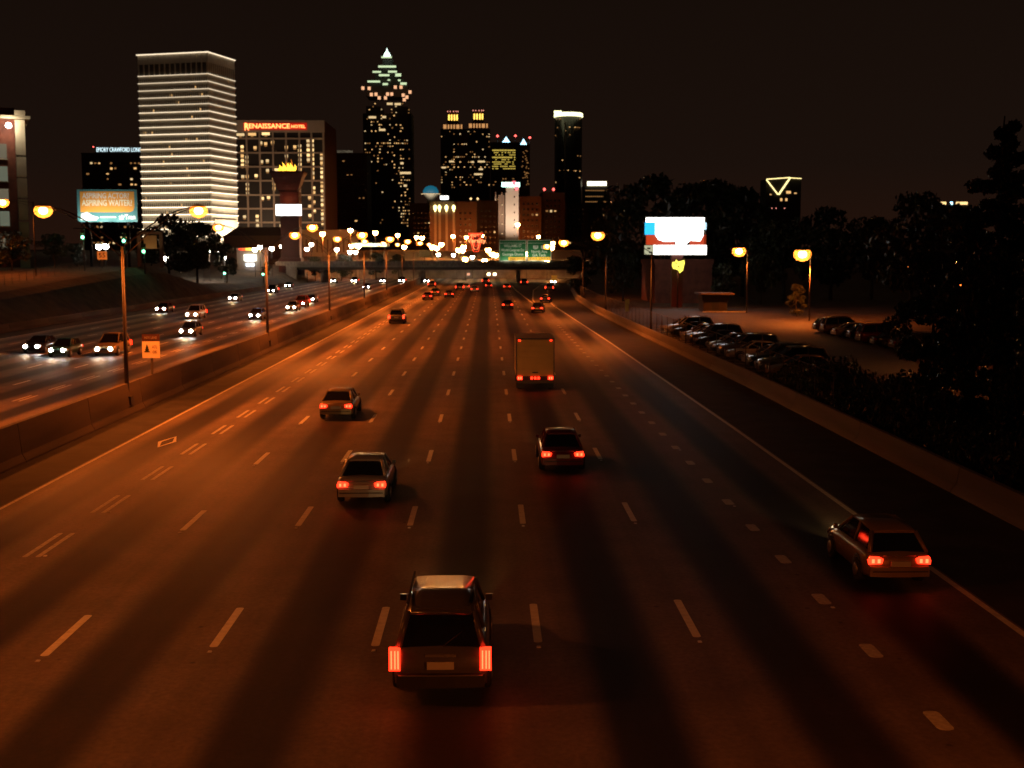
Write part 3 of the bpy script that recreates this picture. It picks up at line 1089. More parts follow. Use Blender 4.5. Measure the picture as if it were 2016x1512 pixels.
for row_y in range(259, 372, 5):
    dens = {309: .55, 319: .4, 329: .4}.get(row_y, .13)
    for c in range(870, 963, 4):
        if r.random() < dens:
            win(root, pxx(c), pz(row_y), r.uniform(1.4, 2.9) * S, r.uniform(1.2, 2.2) * S, WIN[r.choice((0, 0, 1, 2, 2))], y=-1.6 if 904 < c < 922 else -.15)
for (cx, cy, w_) in ((946, 333, 8), (930, 319, 5), (889, 318, 9), (947, 318, 14), (941, 343, 16), (874, 330, 8)):
    win(root, pxx(cx), pz(cy), w_ * S, 3.2 * S, WIN[1], y=-.4)
tag(root, "dark twin-topped skyscraper with two yellow glowing lanterns on its roof", "skyscraper")

# -- block with two blue pyramids and yellow-lit storeys
Dg = 1400.0
S = Dg / F_PX
pc = at(1005, 280, Dg)
root = empty("office_tower", (pc.x, Dg, 12.0))


def pz(py): return at(1005, py, Dg).z - 12
def pxx(px): return (px - 1005) * S


MB().box(pxx(966), pxx(1024), 0, 36, 0, pz(280)).build("shaft", M_FACADE_DK, root)
MB().box(pxx(1024.2), pxx(1043), 4, 40, 0, pz(284)).build("side_shaft", M_FACADE_BR, root)
M_BLUE = glow("blue_white_light", (.42, .80, 1.0), 3.2, sample=True)
for cx, cy, q in ((997, 278, 8), (1031, 279, 6.5)):
    MB().lathe([(q * S, 0), (q * .95 * S, 2.5 * S), (q * .45 * S, 7.5 * S), (.3, 12.5 * S)], 12, (pxx(cx), 14, pz(cy + (2 if cx < 1000 else 5)))).build("blue_roof_lantern", M_BLUE, root)
for cx, cy in ((980, 267), (1015, 266.5), (1043, 270)):
    MB().tube([(pxx(cx), 8, pz(284)), (pxx(cx), 8, pz(cy + 2))], .3, 6).build("beacon_mast", M_DKSTEEL, root)
    MB().lathe([(.2, -1), (1.5, 0), (.9, 1.2), (.2, 1.5)], 10, (pxx(cx), 8, pz(cy))).build("beacon", M_RED_BEACON, root)
M_YWIN = glow("yellow_office_light", (1.0, .72, .12), .62)
r = random.Random(5)
for k, py in enumerate((296, 300.5, 305, 310, 314.5, 319, 323, 327.5, 332)):
    p = (1, .45, .55, .95, .35, .9, .4, .85, .8)[k]
    for c in range(971, 1016, 3):
        if r.random() < p:
            win(root, pxx(c), pz(py), 2.4 * S, (2.6 if p > .9 else 1.8) * S, M_YWIN, y=-.15)
for k in range(40):
    win(root, pxx(r.uniform(1027, 1041)), pz(r.uniform(295, 365)), 1.8 * S, 1.5 * S, WIN[2], y=3.85)
for k in range(14):
    win(root, pxx(r.uniform(972, 1012)), pz(r.choice((347, 352, 358, 364))), 3 * S, 1.8 * S, WIN[2], y=-.15)
tag(root, "office tower with yellow-lit storeys and two glowing blue roof lanterns", "skyscraper")

# -- round tower with lit ring
Dw = 1815.0
S = Dw / F_PX
pc = at(1121, 230, Dw)
root = empty("round_tower", (pc.x, Dw + 22, 12.0))


def pz(py): return at(1121, py, Dw).z - 12


MB().lathe([(27 * S, 0), (27 * S, pz(228))], 32).build("shaft", mat("round_tower_glass", (.02, .017, .016), .35), root)
M_RING = glow("ring_light", (1.0, .95, .50), 2.4, sample=True)
MB().lathe([(28 * S, pz(228) + .05), (28.4 * S, pz(226.5)), (28.4 * S, pz(221.5)), (27 * S, pz(220))], 32).build("lit_ring", M_RING, root)
MB().box(-29.5 * S, -15 * S, -26 * S, -20 * S, pz(222), pz(217.5)).build("lit_lift_head", M_RING, root)
MB().tube([(-8 * S, -26 * S, 0), (-8 * S, -26 * S, pz(240))], 1.2, 8).build("lift_tube", M_FACADE_BR, root)
r = random.Random(8)
for k in range(30):
    a = R(-90 + r.uniform(-75, 75))
    o = win(root, 27.05 * S * math.cos(a), pz(r.choice((233, 250, 257, 265, 306, 315, 335, 336, 349, 358))), 2.2 * S, 1.6 * S, WIN[2 if r.random() < .6 else 0], y=27.05 * S * math.sin(a), d=1.0)
tag(root, "slim dark cylindrical tower ringed by a bright pale yellow band at the top", "skyscraper")

# -- wide low tower with bright sign right of the round tower
root, w, h = block("office_tower", "squat dark block with a bright cream roof sign, right of the round tower", 1150, 1200, 366, 1900, 40, M_FACADE_DK)
win(root, 0, h + 3.5, w * .76, 6.5, glow("cream_sign", (1, .92, .62), 3, sample=True), y=-1, d=2, name="roof_sign")
for zq in (7, 16, 24):
    for i in range(12):
        win(root, -w * .42 + i * w * .075, h - zq, 2.0, 1.4, WIN[2])

# -- tower with the outlined triangle
De = 1500.0
S = De / F_PX
pc = at(1533, 350, De)
root = empty("office_tower", (pc.x, De, 10.0))


def pz(py): return at(1533, py, De).z - 10
def pxx(px): return (px - 1533) * S


MB().prism([(pxx(1508), 0), (pxx(1555), 0), (pxx(1555), pz(349)), (pxx(1508), pz(353))], 0, 30).build("shaft", M_FACADE_DK, root)
MB().prism([(pxx(1555.3), 0), (pxx(1580), 0), (pxx(1580), pz(351)), (pxx(1555.3), pz(349.5))], 6, 34).build("side_shaft", M_FACADE_DK, root)
M_OUT = glow("outline_light", (1, .80, .32), 2.0, sample=True)


def bar(p, q, yy=-.8, t=.8):
    a, b = (pxx(p[0]), yy, pz(p[1])), (pxx(q[0]), yy, pz(q[1]))
    return MB().tube([a, b], t, 6).build("outline_light_bar", M_OUT, root)


bar((1509, 353), (1555, 349.5), t=.6)
bar((1509, 354), (1532, 383))
bar((1555, 350.5), (1533.5, 383), t=1.1)
bar((1557, 349.5), (1580, 351), t=.5, yy=5)
for (cx, cy, w_, h_) in ((1553, 378.5, 9, 5), (1518, 383, 3.5, 1.5), (1569, 380, 5, 2), (1539, 393, 4, 5.5), (1549, 393, 4, 5)):
    win(root, pxx(cx), pz(cy), w_ * S, h_ * S, WIN[0], y=(-.2 if cx < 1555 else 5.8))
for cx in (1512, 1521, 1529, 1546):
    win(root, pxx(cx), pz(410), 1.8 * S, 2 * S, glow("pink_lamp", (1, .35, .25), 1.2), y=-.2, name="roof_lamp")
tag(root, "far tower outlined at the top by a glowing inverted triangle", "skyscraper")

# -- white floodlit slab with sign
root, w, h = block("residential_tower", "narrow white floodlit tower rising behind the green road signs", 997, 1021, 372, 650, 16, M_FACADE_PALE)
for zq in range(4, int(h), 4):
    win(root, 1.0, zq + 1, .55, .8, M_DARKGL, y=-.1)
MB().box(-w / 2 - 4.2, -w / 2 - .02, 1.5, 14, 0, h - 3).build("brown_wing", M_FACADE_BR, root)  # set-back side wing in the darker brown facade colour
MB().box(-w / 2 - .5, -w / 2 + .3, -.5, -.05, 0, h - 2).build("corner_pier", M_FACADE_PALE, root)
for zq in range(5, int(h) - 3, 5):
    MB().lathe([(.1, -.3), (.4, 0), (.1, .3)], 8, (-w / 2 - 2.2, 1.2, zq)).build("balcony_lamp", WIN[1], root)
win(root, -w * .15, h + 2.2, 9.5, 2.4, glow("aqua_sign", (.55, 1, .85), 3.2, sample=True), y=-.6, d=1, name="roof_sign")
win(root, w * .33, h + 1.0, 1.6, 3.0, glow("pink_sign", (1, .12, .16), 2.5), y=-.6, d=1, name="sign_emblem")
win(root, w * .12, h + 3.0, 1.6, 2.0, glow("pink_sign", (1, .12, .16), 2.5), y=-1.2, d=1, name="sign_emblem")
lamp('SPOT', root, (2, -22, 2), 90000, (1, .72, .52), .6, 90, .8, (-.05, .55, .85))

# -- revolving restaurant with blue dome
Dr = 1300.0
S = Dr / F_PX
pc = at(848, 375, Dr)
root = empty("domed_restaurant_tower", (pc.x, Dr, 10))


def pz(py): return at(848, py, Dr).z - 10


MB().lathe([(7 * S, 0), (7 * S, pz(397)), (9 * S, pz(390)), (16 * S, pz(382.5)), (16 * S, pz(381.5)), (12 * S, pz(381))], 24).build("stem_and_saucer", M_FACADE_PALE, root)
MB().lathe([(14.5 * S, pz(380.9)), (15 * S, pz(376)), (11 * S, pz(369)), (5 * S, pz(366)), (.5, pz(365.5))], 24).build("blue_dome", glow("blue_dome_light", (.03, .45, .70), .25, sample=True), root)
for q in range(16):
    a = 2 * math.pi * q / 16
    win(root, 16.3 * S * math.cos(a), pz(382), 4.6 * S, .9 * S, WIN[1], y=16.3 * S * math.sin(a), d=4.6 * S, name="saucer_light")
lamp('SPOT', root, (0, -30, pz(410)), 40000, (1, .9, .65), 1, 70, .8, (0, .6, .75))
tag(root, "saucer-shaped rooftop restaurant with a glowing blue dome", "tower")
root, w, h = block("office_slab", "brown slab with scattered lit windows below the blue dome", 806, 862, 402, 1000, 30, M_FACADE_DK)
lit_random(root, w, h, 3.0, 4.0, 1.8, 1.5, .16, mats=(0, 1, 2), seed=22)

# -- block with four yellow floodlit piers
root, w, h = block("office_block", "brown block with four yellow up-lit piers and a small white roof sign", 846, 894, 399, 760, 30, M_FACADE_BR)
SQ = 760 / F_PX
for px in (857, 865.5, 879, 893):
    x = (px - 870) * SQ
    MB().box(x - .7, x + .7, -1.0, -.02, 0, h - 3).build("pier", M_FACADE_PALE, root)
    MB().lathe([(.2, -2.6), (.9, -.8), (1.1, .3), (.6, 1.4), (.1, 1.6)], 10, (x, -1.9, h - 3.0)).build("pier_lamp", glow("pier_lamp_light", (1, .82, .30), 4, sample=True), root)
    lamp('SPOT', root, (x, -1.9, h - 5.2), 700, (1, .50, .06), .2, 34, .9, (0, .05, -1))
win(root, 1.5, h + 3, 5, 2.2, glow("white_roof_sign", (1, .98, .9), 3.5), y=-.5, d=1, name="roof_sign")
root, w, h = block("office_block", "plain brown slab left of the white floodlit tower", 894, 938, 399, 820, 30, M_FACADE_BR)
lit_random(root, w, h, 3.2, 3.8, 1.6, 1.4, .015, seed=31)
root, w, h = block("office_block", "dark brown block behind the red neon sign with three pale roof fins", 938, 992, 397, 900, 30, M_FACADE_DK)
lit_random(root, w, h, 3.2, 3.8, 1.6, 1.4, .02, seed=32)
for q in (4, 8.5, 13):
    MB().box(q - .6, q + .6, -.8, 1.2, h + .81, h + 7).build("roof_fin", M_FACADE_PALE, root)
    lamp('SPOT', root, (q, -3, h - 1), 900, (1, .75, .5), .3, 60, .8, (0, .4, .9))
for q in (-14, -9):
    MB().lathe([(.1, -1), (1.0, 0), (.1, 1)], 10, (q, -1, h + 2)).build("roof_lamp", WIN[3], root)
root, w, h = block("apartment_block", "broad brown block right of the white floodlit tower", 1022, 1066, 389, 860, 30, M_FACADE_BR)
lit_random(root, w, h, 3.0, 3.8, 1.6, 1.6, .05, seed=41, zmax=34)
root, w, h = block("apartment_block", "broad brown block with two red roof beacons behind the green signs", 1066, 1112, 381, 900, 34, M_FACADE_BR)
lit_random(root, w, h, 3.0, 3.8, 1.6, 1.6, .05, seed=42, zmax=34)
for q, z in ((-w * .49 + 2, 3), (w * .02, 3)):
    MB().lathe([(.2, -1), (1.0, 0), (.6, .9), (.1, 1.1)], 10, (q, 2, h + z)).build("beacon", M_RED_BEACON, root)
root, w, h = block("office_block", "dark block with sparse lit windows left of the tall trees", 1112, 1158, 402, 980, 30, M_FACADE_DK)
lit_random(root, w, h, 3.4, 3.8, 1.6, 1.5, .05, seed=43)
# -- far building behind the right-hand trees with lit roof sign
root, w, h = block("office_tower", "far dark tower with small white roof sign behind the right-hand trees", 1850, 1912, 404, 1400, 40, M_FACADE_DK)
for q, ww, m in ((-14, 6, WIN[3]), (-5, 3, M_BLUE), (7, 13, WIN[3])):
    win(root, q, h + 2.2, ww, 3.2, m, y=-.6, d=1, name="roof_sign")
lit_random(root, w, h, 5, 4.0, 2, 1.5, .02, seed=51)

# -- low buildings near the junction
root, w, h = block("low_building", "long pale low building behind the junction street lamps", 596, 690, 456, 520, 30, M_FACADE_PALE)
for i in range(9):
    win(root, -w / 2 + 1.5 + i * w / 9, h * .45, .7, h * .5, M_FACADE_BR, y=-.1, name="pilaster")
root, w, h = block("low_building", "low dark-roofed building at the foot of the hotel", 440, 575, 468, 470, 24, M_FACADE_BR)
MB().prism([(-w / 2 - 1, h), (w / 2 + 1, h), (w * .3, h + 4), (-w * .3, h + 4)], 1, 20).build("roof", mat("dark_roof", (.05, .04, .04), .8), root)
# shop with lit sign
root, w, h = block("roadside_shop", "small roadside shop with red and yellow light strip and white lit sign", 466, 516, 493, 372, 10, M_FACADE_PALE)
for i, c in enumerate(((1, .05, .02), (1, .12, .02), (1, .5, .05), (1, .75, .1), (.9, .85, .1), (.4, .8, .1))):
    win(root, -w * .34 + i * 1.0, h + .35, .95, .5 + .12 * (2.5 - abs(2.5 - i)), glow("strip_%d" % i, c, 2.2), y=-.35, name="light_strip")
win(root, 0.3, h - 2.2, 3.6, 1.9, glow("shop_sign", (1, .98, .85), 4, sample=True), y=-.5, name="lit_sign")
for q in (-.5, .9):
    win(root, q, h - 4.3, 1.0, .9, glow("shop_sign_blue", (.75, .85, 1.0), 3.5), y=-.5, name="lit_sign")
# filling-station canopy
pa, pb = at(694, 482, 415), at(762, 482, 415)
root = empty("station_canopy", ((pa.x + pb.x) / 2, 415, ground_z((pa.x + pb.x) / 2, 415)))
zc_ = pa.z - root.location.z
hw_ = (pb.x - pa.x) / 2
MB().box(-hw_, hw_, 0, 10, zc_ - .6, zc_ + .6).build("canopy_roof", M_FACADE_PALE, root)
for q in (-.8, 0, .8):
    MB().box(q * hw_ - .25, q * hw_ + .25, 4, 4.5, 0, zc_ - .61).build("column", M_FACADE_PALE, root)
for i in range(7):
    win(root, -hw_ + .9 + i * (2 * hw_ - 1.8) / 6, zc_, 1.5, 1.0, glow("canopy_light_%d" % (i % 3), ((.9, 1, .5), (.8, 1, .75), (1, .85, .35))[i % 3], 3.2), y=-.25, name="canopy_light")
tag(root, "filling station canopy with a row of yellow-green lights", "canopy")
# building and hut by the car park
root, w, h = block("warehouse", "dim red-brown windowless building below the lit white sign board", 1290, 1402, 520, 205, 18, M_BRICK)
root, w, h = block("parking_hut", "small dark hut with slanted canopy at the back of the car park", 1385, 1432, 592, 176, 4, M_FACADE_DK)
MB().box(-w / 2 - .6, w / 2 + .8, -1.2, 4.3, h + .9, h + 1.1).build("roof", M_FACADE_BR, root)
MB().box(-.5, .5, -.08, -.01, .4, 2.3).build("door", M_TRIM, root)

# ------------------------------------------------------------------ retaining wall behind the bridge, overpass
rw = empty("retaining_wall", (-10, 428, 0))
for i in range(12):
    MB().box(-56 + i * 11, -45.1 + i * 11, -.6, .0, -.2, 6.2).build("wall_panel", M_CONC, rw)
tag(rw, "tall concrete retaining wall closing the view beneath the far overpass", "wall")

br = empty("overpass", (-15, 372, 0))
MB().box(-45, 48, -6, 12, 4.55, 5.35).build("deck", M_CONC, br)
for x in (-40, -24, -10, 6, 21, 36):
    MB().box(x - 7.9, x + 7.9, -6.25, -5.8, 5.0, 6.25).build("parapet", M_BARR_R, br)
for i in range(7):
    MB().box(-44.9, 47.9, -5 + i * 2.6, -4.5 + i * 2.6, 3.75, 4.549).build("girder", mat("girder_steel", (.09, .075, .06), .7), br)
for x in (-34.5, -5.2, 24.0):
    for y in (-3.5, 2, 7.5):
        MB().lathe([(.55, 0), (.55, 3.4)], 12, (x, y, 0)).build("pier_column", M_CONC, br)
    MB().box(x - .6, x + .6, -5.5, 10, 3.2, 3.74).build("pier_cap", M_CONC, br)
for x in (-44.9, 44):
    MB().prism([(x, 0), (x + 3, 0), (x + 3, 4.5), (x, 4.5)], -5.9, 11.9).build("abutment", M_CONC, br)
for px in (922, 962, 974):
    p = at(px, 540, 366)
    MB().box(p.x + 15 - .45, p.x + 15 + .45, -5.0, -4.2, p.z - .35, p.z + .35).build("underbridge_light", glow("underbridge_light_" + str(px), (1, .55, .35) if px == 922 else (1, .85, .55), 1.2 if px == 922 else 6), br)
lamp('SPOT', br, (36, 2, 4.3), 1500, SODIUM, .3, 160, .5, (0.2, 0, -1))
lamp('SPOT', br, (30, 40, 9), 5000, SODIUM, .3, 160, .5, (0, 0, -1))
tag(br, "far concrete overpass crossing above the freeway at the end of the view", "bridge")

# ------------------------------------------------------------------ green overhead signs on the overpass
M_SGREEN = mat("sign_green", (0.015, 0.16, 0.055), 0.45, emit=(.02, .20, .06), estr=0.0)
M_SWHITE = mat("sign_white", (0.75, 0.75, 0.70), 0.5)
M_SYEL = mat("sign_yellow", (0.85, 0.42, 0.03), 0.5)


def road_sign(pl, pr, pt, pbm, label, lines, yellow, extra=None):
    Y = 364.5
    a, b = at(pl, pt, Y), at(pr, pbm, Y)
    w, h = b.x - a.x, a.z - b.z
    root = empty("overhead_sign", ((a.x + b.x) / 2, Y, b.z))
    MB().box(-w / 2, w / 2, 0, .12, 0, h).build("sign_panel", M_SGREEN, root)
    t = .14
    MB().box(-w / 2, w / 2, -.03, -.002, h - t, h).box(-w / 2, w / 2, -.03, -.002, 0, t).box(-w / 2, -w / 2 + t, -.03, -.002, t, h - t).box(w / 2 - t, w / 2, -.03, -.002, t, h - t).build("border", M_SWHITE, root)
    MB().box(-w / 2 + t, w / 2 - t, -.03, -.002, h * .845, h * .845 + .1).build("divider", M_SWHITE, root)
    for s, z, hh, ww in lines:
        text(s, root, (0, -.03, h * z), hh, M_SWHITE, width=w * ww, depth=.03, bold=.01)
    x0, x1 = yellow
    MB().box(w * x0, w * x1, -.05, -.004, .16, h * .19).build("exit_only_panel", M_SYEL, root)
    text("EXIT ONLY", root, (w * (x0 + x1) / 2, -.06, h * .10), .55, M_TRIM, width=w * (x1 - x0) * .8, depth=.02)
    for q in (-.35, .35):
        MB().box(w * q - .08, w * q + .08, .13, .3, .3 - 1.2, h - .3).build("bracket", M_STEEL, root)
    for q in (-.3, .0, .3):
        MB().tube([(w * q, .1, -.3), (w * q, -1.8, -.4)], .04, 6).build("light_arm", M_STEEL, root)
    lamp('SPOT', root, (-w * .25, -2.4, -.4), 430, (.95, .95, .65), .3, 120, .6, (0, .62, .75))
    lamp('SPOT', root, (w * .25, -2.4, -.4), 430, (.95, .95, .65), .3, 120, .6, (0, .62, .75))
    tag(root, label, "road sign", "green overhead road signs")
    return root, w, h


road_sign(983, 1036, 472.5, 514, "left green overhead road sign with three lines of white lettering",
          [("WILLIAMS ST", .72, .85, .66), ("World Congress Ctr", .52, .8, .86), ("Georgia Dome", .32, .8, .78)], (-.16, .48))
rt, w, h = road_sign(1038, 1085, 472.5, 514, "right green overhead road sign with a route shield and yellow strip",
                     [("North Ave", .45, .85, .66), ("GA Tech", .28, .85, .55)], (-.48, .48))
for q, s in ((-.15, "29"), (.18, "78")):
    MB().prism([(w * q - .7, h * .60), (w * q, h * .56), (w * q + .7, h * .60), (w * q + .75, h * .74), (w * q - .75, h * .74)], -.06, -.004).build("route_shield", M_SWHITE, rt)
    text(s, rt, (w * q, -.07, h * .665), .7, M_TRIM, width=.8, depth=.02)

# ------------------------------------------------------------------ red neon V sign
Yv = 436.0
p = at(937, 505, Yv)
root = empty("neon_sign", (p.x, Yv, ground_z(p.x, Yv)))
b0 = p.z - root.location.z
S = Yv / F_PX
zt = b0 + 45 * S
zb_ = b0 + 8 * S
MB().tube([(0, .4, 0), (0, .4, zb_ + 1)], .18, 8).build("pole", M_STEEL, root)
vp = [(-14 * S, zt), (14 * S, zt), (11 * S, zt - 14 * S), (5 * S, zb_), (-5 * S, zb_), (-11 * S, zt - 14 * S)]
MB().prism(vp, 0, .6).build("sign_body", mat("sign_red_paint", (.25, .015, .01), .5), root)
M_NEONR = glow("neon_tube_red", (1, .07, .02), 2.2, sample=True)
M_NEONO = glow("neon_tube_orange", (1, .30, .10), 2.4, sample=True)
for s in (1.0, .72, .46):
    pts = [(x * s, -.12, zt + (z - zt) * (.96 if s == 1 else .86 * s + .15) - (1 - s) * 1.6) for x, z in vp]
    MB().tube(pts + [pts[0]], .10, 6).build("neon_tube", M_NEONR if s != .72 else M_NEONO, root)
text("The", root, (-1.0, -.22, zt - .9), 1.0, M_NEONO, width=1.9, depth=.1)
text("Varsity", root, (.2, -.25, zt - 2.6), 1.5, M_NEONO, width=6.6, depth=.12, bold=.01)
tag(root, "red neon V-shaped sign on a pole beside the far junction", "neon sign")

# ------------------------------------------------------------------ flaming pylon
Yf = 372.0
S = Yf / F_PX
p = at(572, 552, Yf)
root = empty("flaming_pylon", (p.x, Yf, ground_z(p.x, Yf) - .3))
zf = lambda py: at(572, py, Yf).z - root.location.z
xf = lambda px: (px - 572) * S
M_PYL = mat("pylon_red_steel", (.075, .018, .014), .6, noise=.2, nscale=.5)
MB().box(xf(553), xf(596), -3, 3, 0, zf(508)).build("pylon_base", M_PYL, root)
MB().box(xf(557), xf(593), -2.4, 2.4, zf(508) + .02, zf(378)).build("shaft", M_PYL, root)
lf = []
for hwid, py in ((17, 377.5), (20, 372), (25, 360), (28, 350), (33, 341), (33, 338)):
    lf.append([(-hwid * S, -hwid * S * .7, zf(py)), (hwid * S, -hwid * S * .7, zf(py)), (hwid * S, hwid * S * .7, zf(py)), (-hwid * S, hwid * S * .7, zf(py))])
MB().loft(lf, smooth=False).build("fire_bowl", M_PYL, root)
M_FLAME = glow("flame", (1.0, .55, .04), 3.2, sample=True)
M_FLAME2 = glow("flame_tip", (1.0, .28, .03), 1.1)
r = random.Random(2)
for (px, hpx, lean, rad) in ((556, 9, -3, 2.6), (560, 13, -4, 3.2), (566, 16, -2, 4), (572, 17, 1, 4.4), (578, 17, -1, 4), (583, 14, 2, 3.6), (569, 20, -3, 2.4), (577, 24, 1.5, 2.2), (563, 18, -4, 2.0)):
    pts, rr = [], []
    for i in range(7):
        t = i / 6
        pts.append((xf(px) + lean * S * t * t + .25 * math.sin(t * 5 + px), r.uniform(-.6, .6) * (1 - t), zf(338) + hpx * S * t))
        rr.append(max(.03, rad * S * (1 - t) ** .8 * (.75 + .5 * math.sin(t * 3.0))))
    MB().tube(pts, rr, 8).build("flame_tongue", M_FLAME if hpx < 19 else M_FLAME2, root)
win(root, xf(552), zf(336), 1.0, .9, WIN[3], y=-3, name="rim_light")
MB().box(xf(548.5), xf(600.5), -3.4, -2.5, zf(426), zf(402.5)).build("sign_frame", M_DKSTEEL, root)
MB().box(xf(550), xf(599), -3.55, -3.405, zf(425), zf(403.5)).build("lit_sign_face", glow("white_sign_face", (1, .96, .90), 4, sample=True), root)
lamp('POINT', root, (0, -5, zf(395)), 250, (1, .25, .08), .5)
tag(root, "dark red pylon with a bowl of flames above a blank white lit sign", "pylon")

# ------------------------------------------------------------------ billboards
Ya = 277.0
a, b = at(151, 373, Ya), at(271, 437, Ya)
root = empty("billboard", ((a.x + b.x) / 2, Ya, ground_z((a.x + b.x) / 2, Ya)))
w = b.x - a.x
zt, zb_ = a.z - root.location.z, b.z - root.location.z
MB().box(-w / 2, w / 2, 0, .5, zb_, zt).build("panel", mat("billboard_teal", (.06, .20, .22), .6), root)
for q in (-.32, .32):
    MB().tube([(q * w, 1.0, 0), (q * w, 1.0, zt - .5)], .3, 8).build("post", M_DKSTEEL, root)
hgt = zt - zb_
ox0, ox1, oz0, oz1 = -w * .45, w * .455, zb_ + hgt * .30, zt - hgt * .06
rc = 1.1
poly = [(ox0, oz0), (ox1 - rc, oz0), (ox1 - rc * .3, oz0 + rc * .3), (ox1, oz0 + rc), (ox1, oz1), (ox0, oz1)]
MB().prism(poly, -.03, -.004).build("orange_print", mat("billboard_orange", (.72, .30, .05), .6), root)
M_CREAM = mat("billboard_cream", (.85, .80, .62), .6)
text("ASPIRING ACTOR?", root, (-w * .02, -.04, zt - hgt * .20), 1.25, mat("billboard_lilac", (.72, .70, .66), .6), width=w * .78, depth=.02, bold=.012)
text("ASPIRING WAITER?", root, (0, -.04, zt - hgt * .42), 1.35, M_CREAM, width=w * .84, depth=.02, bold=.018)
text("airTran", root, (w * .33, -.04, zb_ + hgt * .15), 1.1, mat("billboard_white", (.85, .9, .9), .6), width=w * .27, depth=.02, bold=.02)
MB().box(-w * .12, w * .14, -.03, -.004, zb_ + hgt * .13, zb_ + hgt * .17).build("small_print", M_CREAM, root)
sw = MB()
sw.prism([(-w * .45, zb_ + hgt * .06), (-w * .20, zb_ + hgt * .04), (-w * .14, zb_ + hgt * .14), (-w * .26, zb_ + hgt * .20), (-w * .34, zb_ + hgt * .31), (-w * .44, zb_ + hgt * .25)], -.04, -.005)
sw.build("white_swoosh", mat("billboard_white", (.85, .9, .9), .6), root)
MB().box(-w / 2 - .5, w / 2 + .5, -1.9, -.1, zb_ - 1.5, zb_ - 1.35).build("catwalk", M_STEEL, root)
for q in (-.36, -.08, .2, .44):
    MB().tube([(q * w, -.2, zb_ - 1.3), (q * w, -2.2, zb_ - .9)], .06, 6).build("lamp_arm", M_STEEL, root)
    MB().box(q * w - .4, q * w + .4, -2.5, -2.1, zb_ - 1.0, zb_ - .75).build("flood_lamp", M_DKSTEEL, root)
    lamp('SPOT', root, (q * w, -2.4, zb_ - .65), 1500 if q < .3 else 900, (1, .95, .80), .2, 130, .7, (0, .55, .8))
tag(root, "orange and teal billboard about an aspiring actor beside the white tower", "billboard")

# blank framed panel on the bank
Yk = 226.0
a, b = at(273, 456, Yk), at(318, 489, Yk)
root = empty("framed_panel", ((a.x + b.x) / 2, Yk, ground_z((a.x + b.x) / 2, Yk) - .2))
w = b.x - a.x
zt, zb_ = a.z - root.location.z, b.z - root.location.z
M_TAN = mat("tan_panel", (.42, .30, .15), .8)
for q in (-1, 1):
    MB().box(q * w / 2 - .3, q * w / 2 + .3, -.3, .3, 0, zt).build("post", M_FACADE_BR, root)
MB().box(-w / 2 + .31, w / 2 - .31, -.25, .25, zt - .5, zt).build("top_beam", M_FACADE_BR, root)
MB().box(-w * .28, w * .30, -.1, .1, zb_, zt - .7).build("tan_panel", M_TAN, root)
MB().box(-w / 2 + .31, w / 2 - .31, -.06, .06, zb_ - .1, zb_ + .1).build("lower_rail", M_FACADE_BR, root)
lamp('SPOT', root, (0, -3, 1), 260, (1, .6, .25), .2, 80, .8, (0, .5, 1))
tag(root, "blank tan panel in a brown post frame at the top of the mound", "sign frame")

# lit white sign board on the right
Yb = 190.0
S = Yb / F_PX
p = at(1329, 500, Yb)
root = empty("lit_sign_board", (p.x, Yb, ground_z(p.x, Yb)))
zf = lambda py: at(1329, py, Yb).z - root.location.z
xf = lambda px: (px - 1329) * S
MB().box(xf(1324), xf(1346), .5, 1.4, 0, zf(428)).build("mast", mat("mast_red", (.09, .02, .018), .6), root)
for q in (1272, 1388):
    MB().box(xf(q) - .12, xf(q) + .12, .2, .5, zf(500), zf(432)).build("frame_post", M_STEEL, root)
M_SB = glow("sign_white_light", (1, .95, .88), 3.6, sample=True)
M_SBB = glow("sign_blue_light", (.03, .55, 1.0), 1.3, sample=True)
M_SBP = glow("sign_pale_blue_light", (.55, .85, 1.0), 1.4, sample=True)
M_SBR = glow("sign_red_light", (1.0, .09, .02), .55, sample=True)
MB().box(xf(1271), xf(1386), -.02, .18, zf(437.5), zf(428)).build("upper_light_box", M_SB, root)
MB().box(xf(1269), xf(1289), -.02, .18, zf(462), zf(438)).build("blue_light_box", M_SBB, root)
ov = []
for i in range(26):
    an = 2 * math.pi * i / 26
    ov.append((xf(1334) + 46 * S * math.cos(an), zf(451) + max(-23 * S, 24 * S * math.sin(an)) if math.sin(an) < 0 else zf(438.2)))
pol = [(xf(1289.5), zf(438.2)), (xf(1289.5), zf(462)), (xf(1296), zf(472)), (xf(1308), zf(476)), (xf(1330), zf(475.5)), (xf(1331), zf(481.5)), (xf(1350), zf(481.5)), (xf(1358), zf(474)), (xf(1378), zf(475)), (xf(1384), zf(464)), (xf(1385), zf(438.2))]
MB().prism(pol, -.02, .18).build("white_light_box", M_SB, root)
MB().box(xf(1385.3), xf(1390), -.02, .18, zf(452), zf(438.2)).build("pale_blue_light_box", M_SBP, root)
MB().box(xf(1272), xf(1328), .2, .3, zf(482), zf(462.5)).build("red_light_box", M_SBR, root)
MB().box(xf(1358), xf(1390), .2, .3, zf(482), zf(462)).build("red_light_box", M_SBR, root)
MB().box(xf(1287), xf(1391), -.02, .3, zf(501.5), zf(482.5)).build("message_board", M_SB, root)
MB().box(xf(1269), xf(1286.5), -.02, .3, zf(501), zf(483)).build("message_board_end", glow("board_end", (.85, .85, .55), .55), root)
for q, z_ in ((1277, 489), (1281, 497)):
    win(root, xf(q), zf(z_), .5, .25, M_TRIM, y=-.06, d=.06, name="board_letter")
lamp('POINT', root, (0, -3.0, zf(520)), 260, (1, .14, .06), .4)
tag(root, "dazzling white lit sign board with blue corner above the car park", "sign board")
p = at(1335, 523, 188)
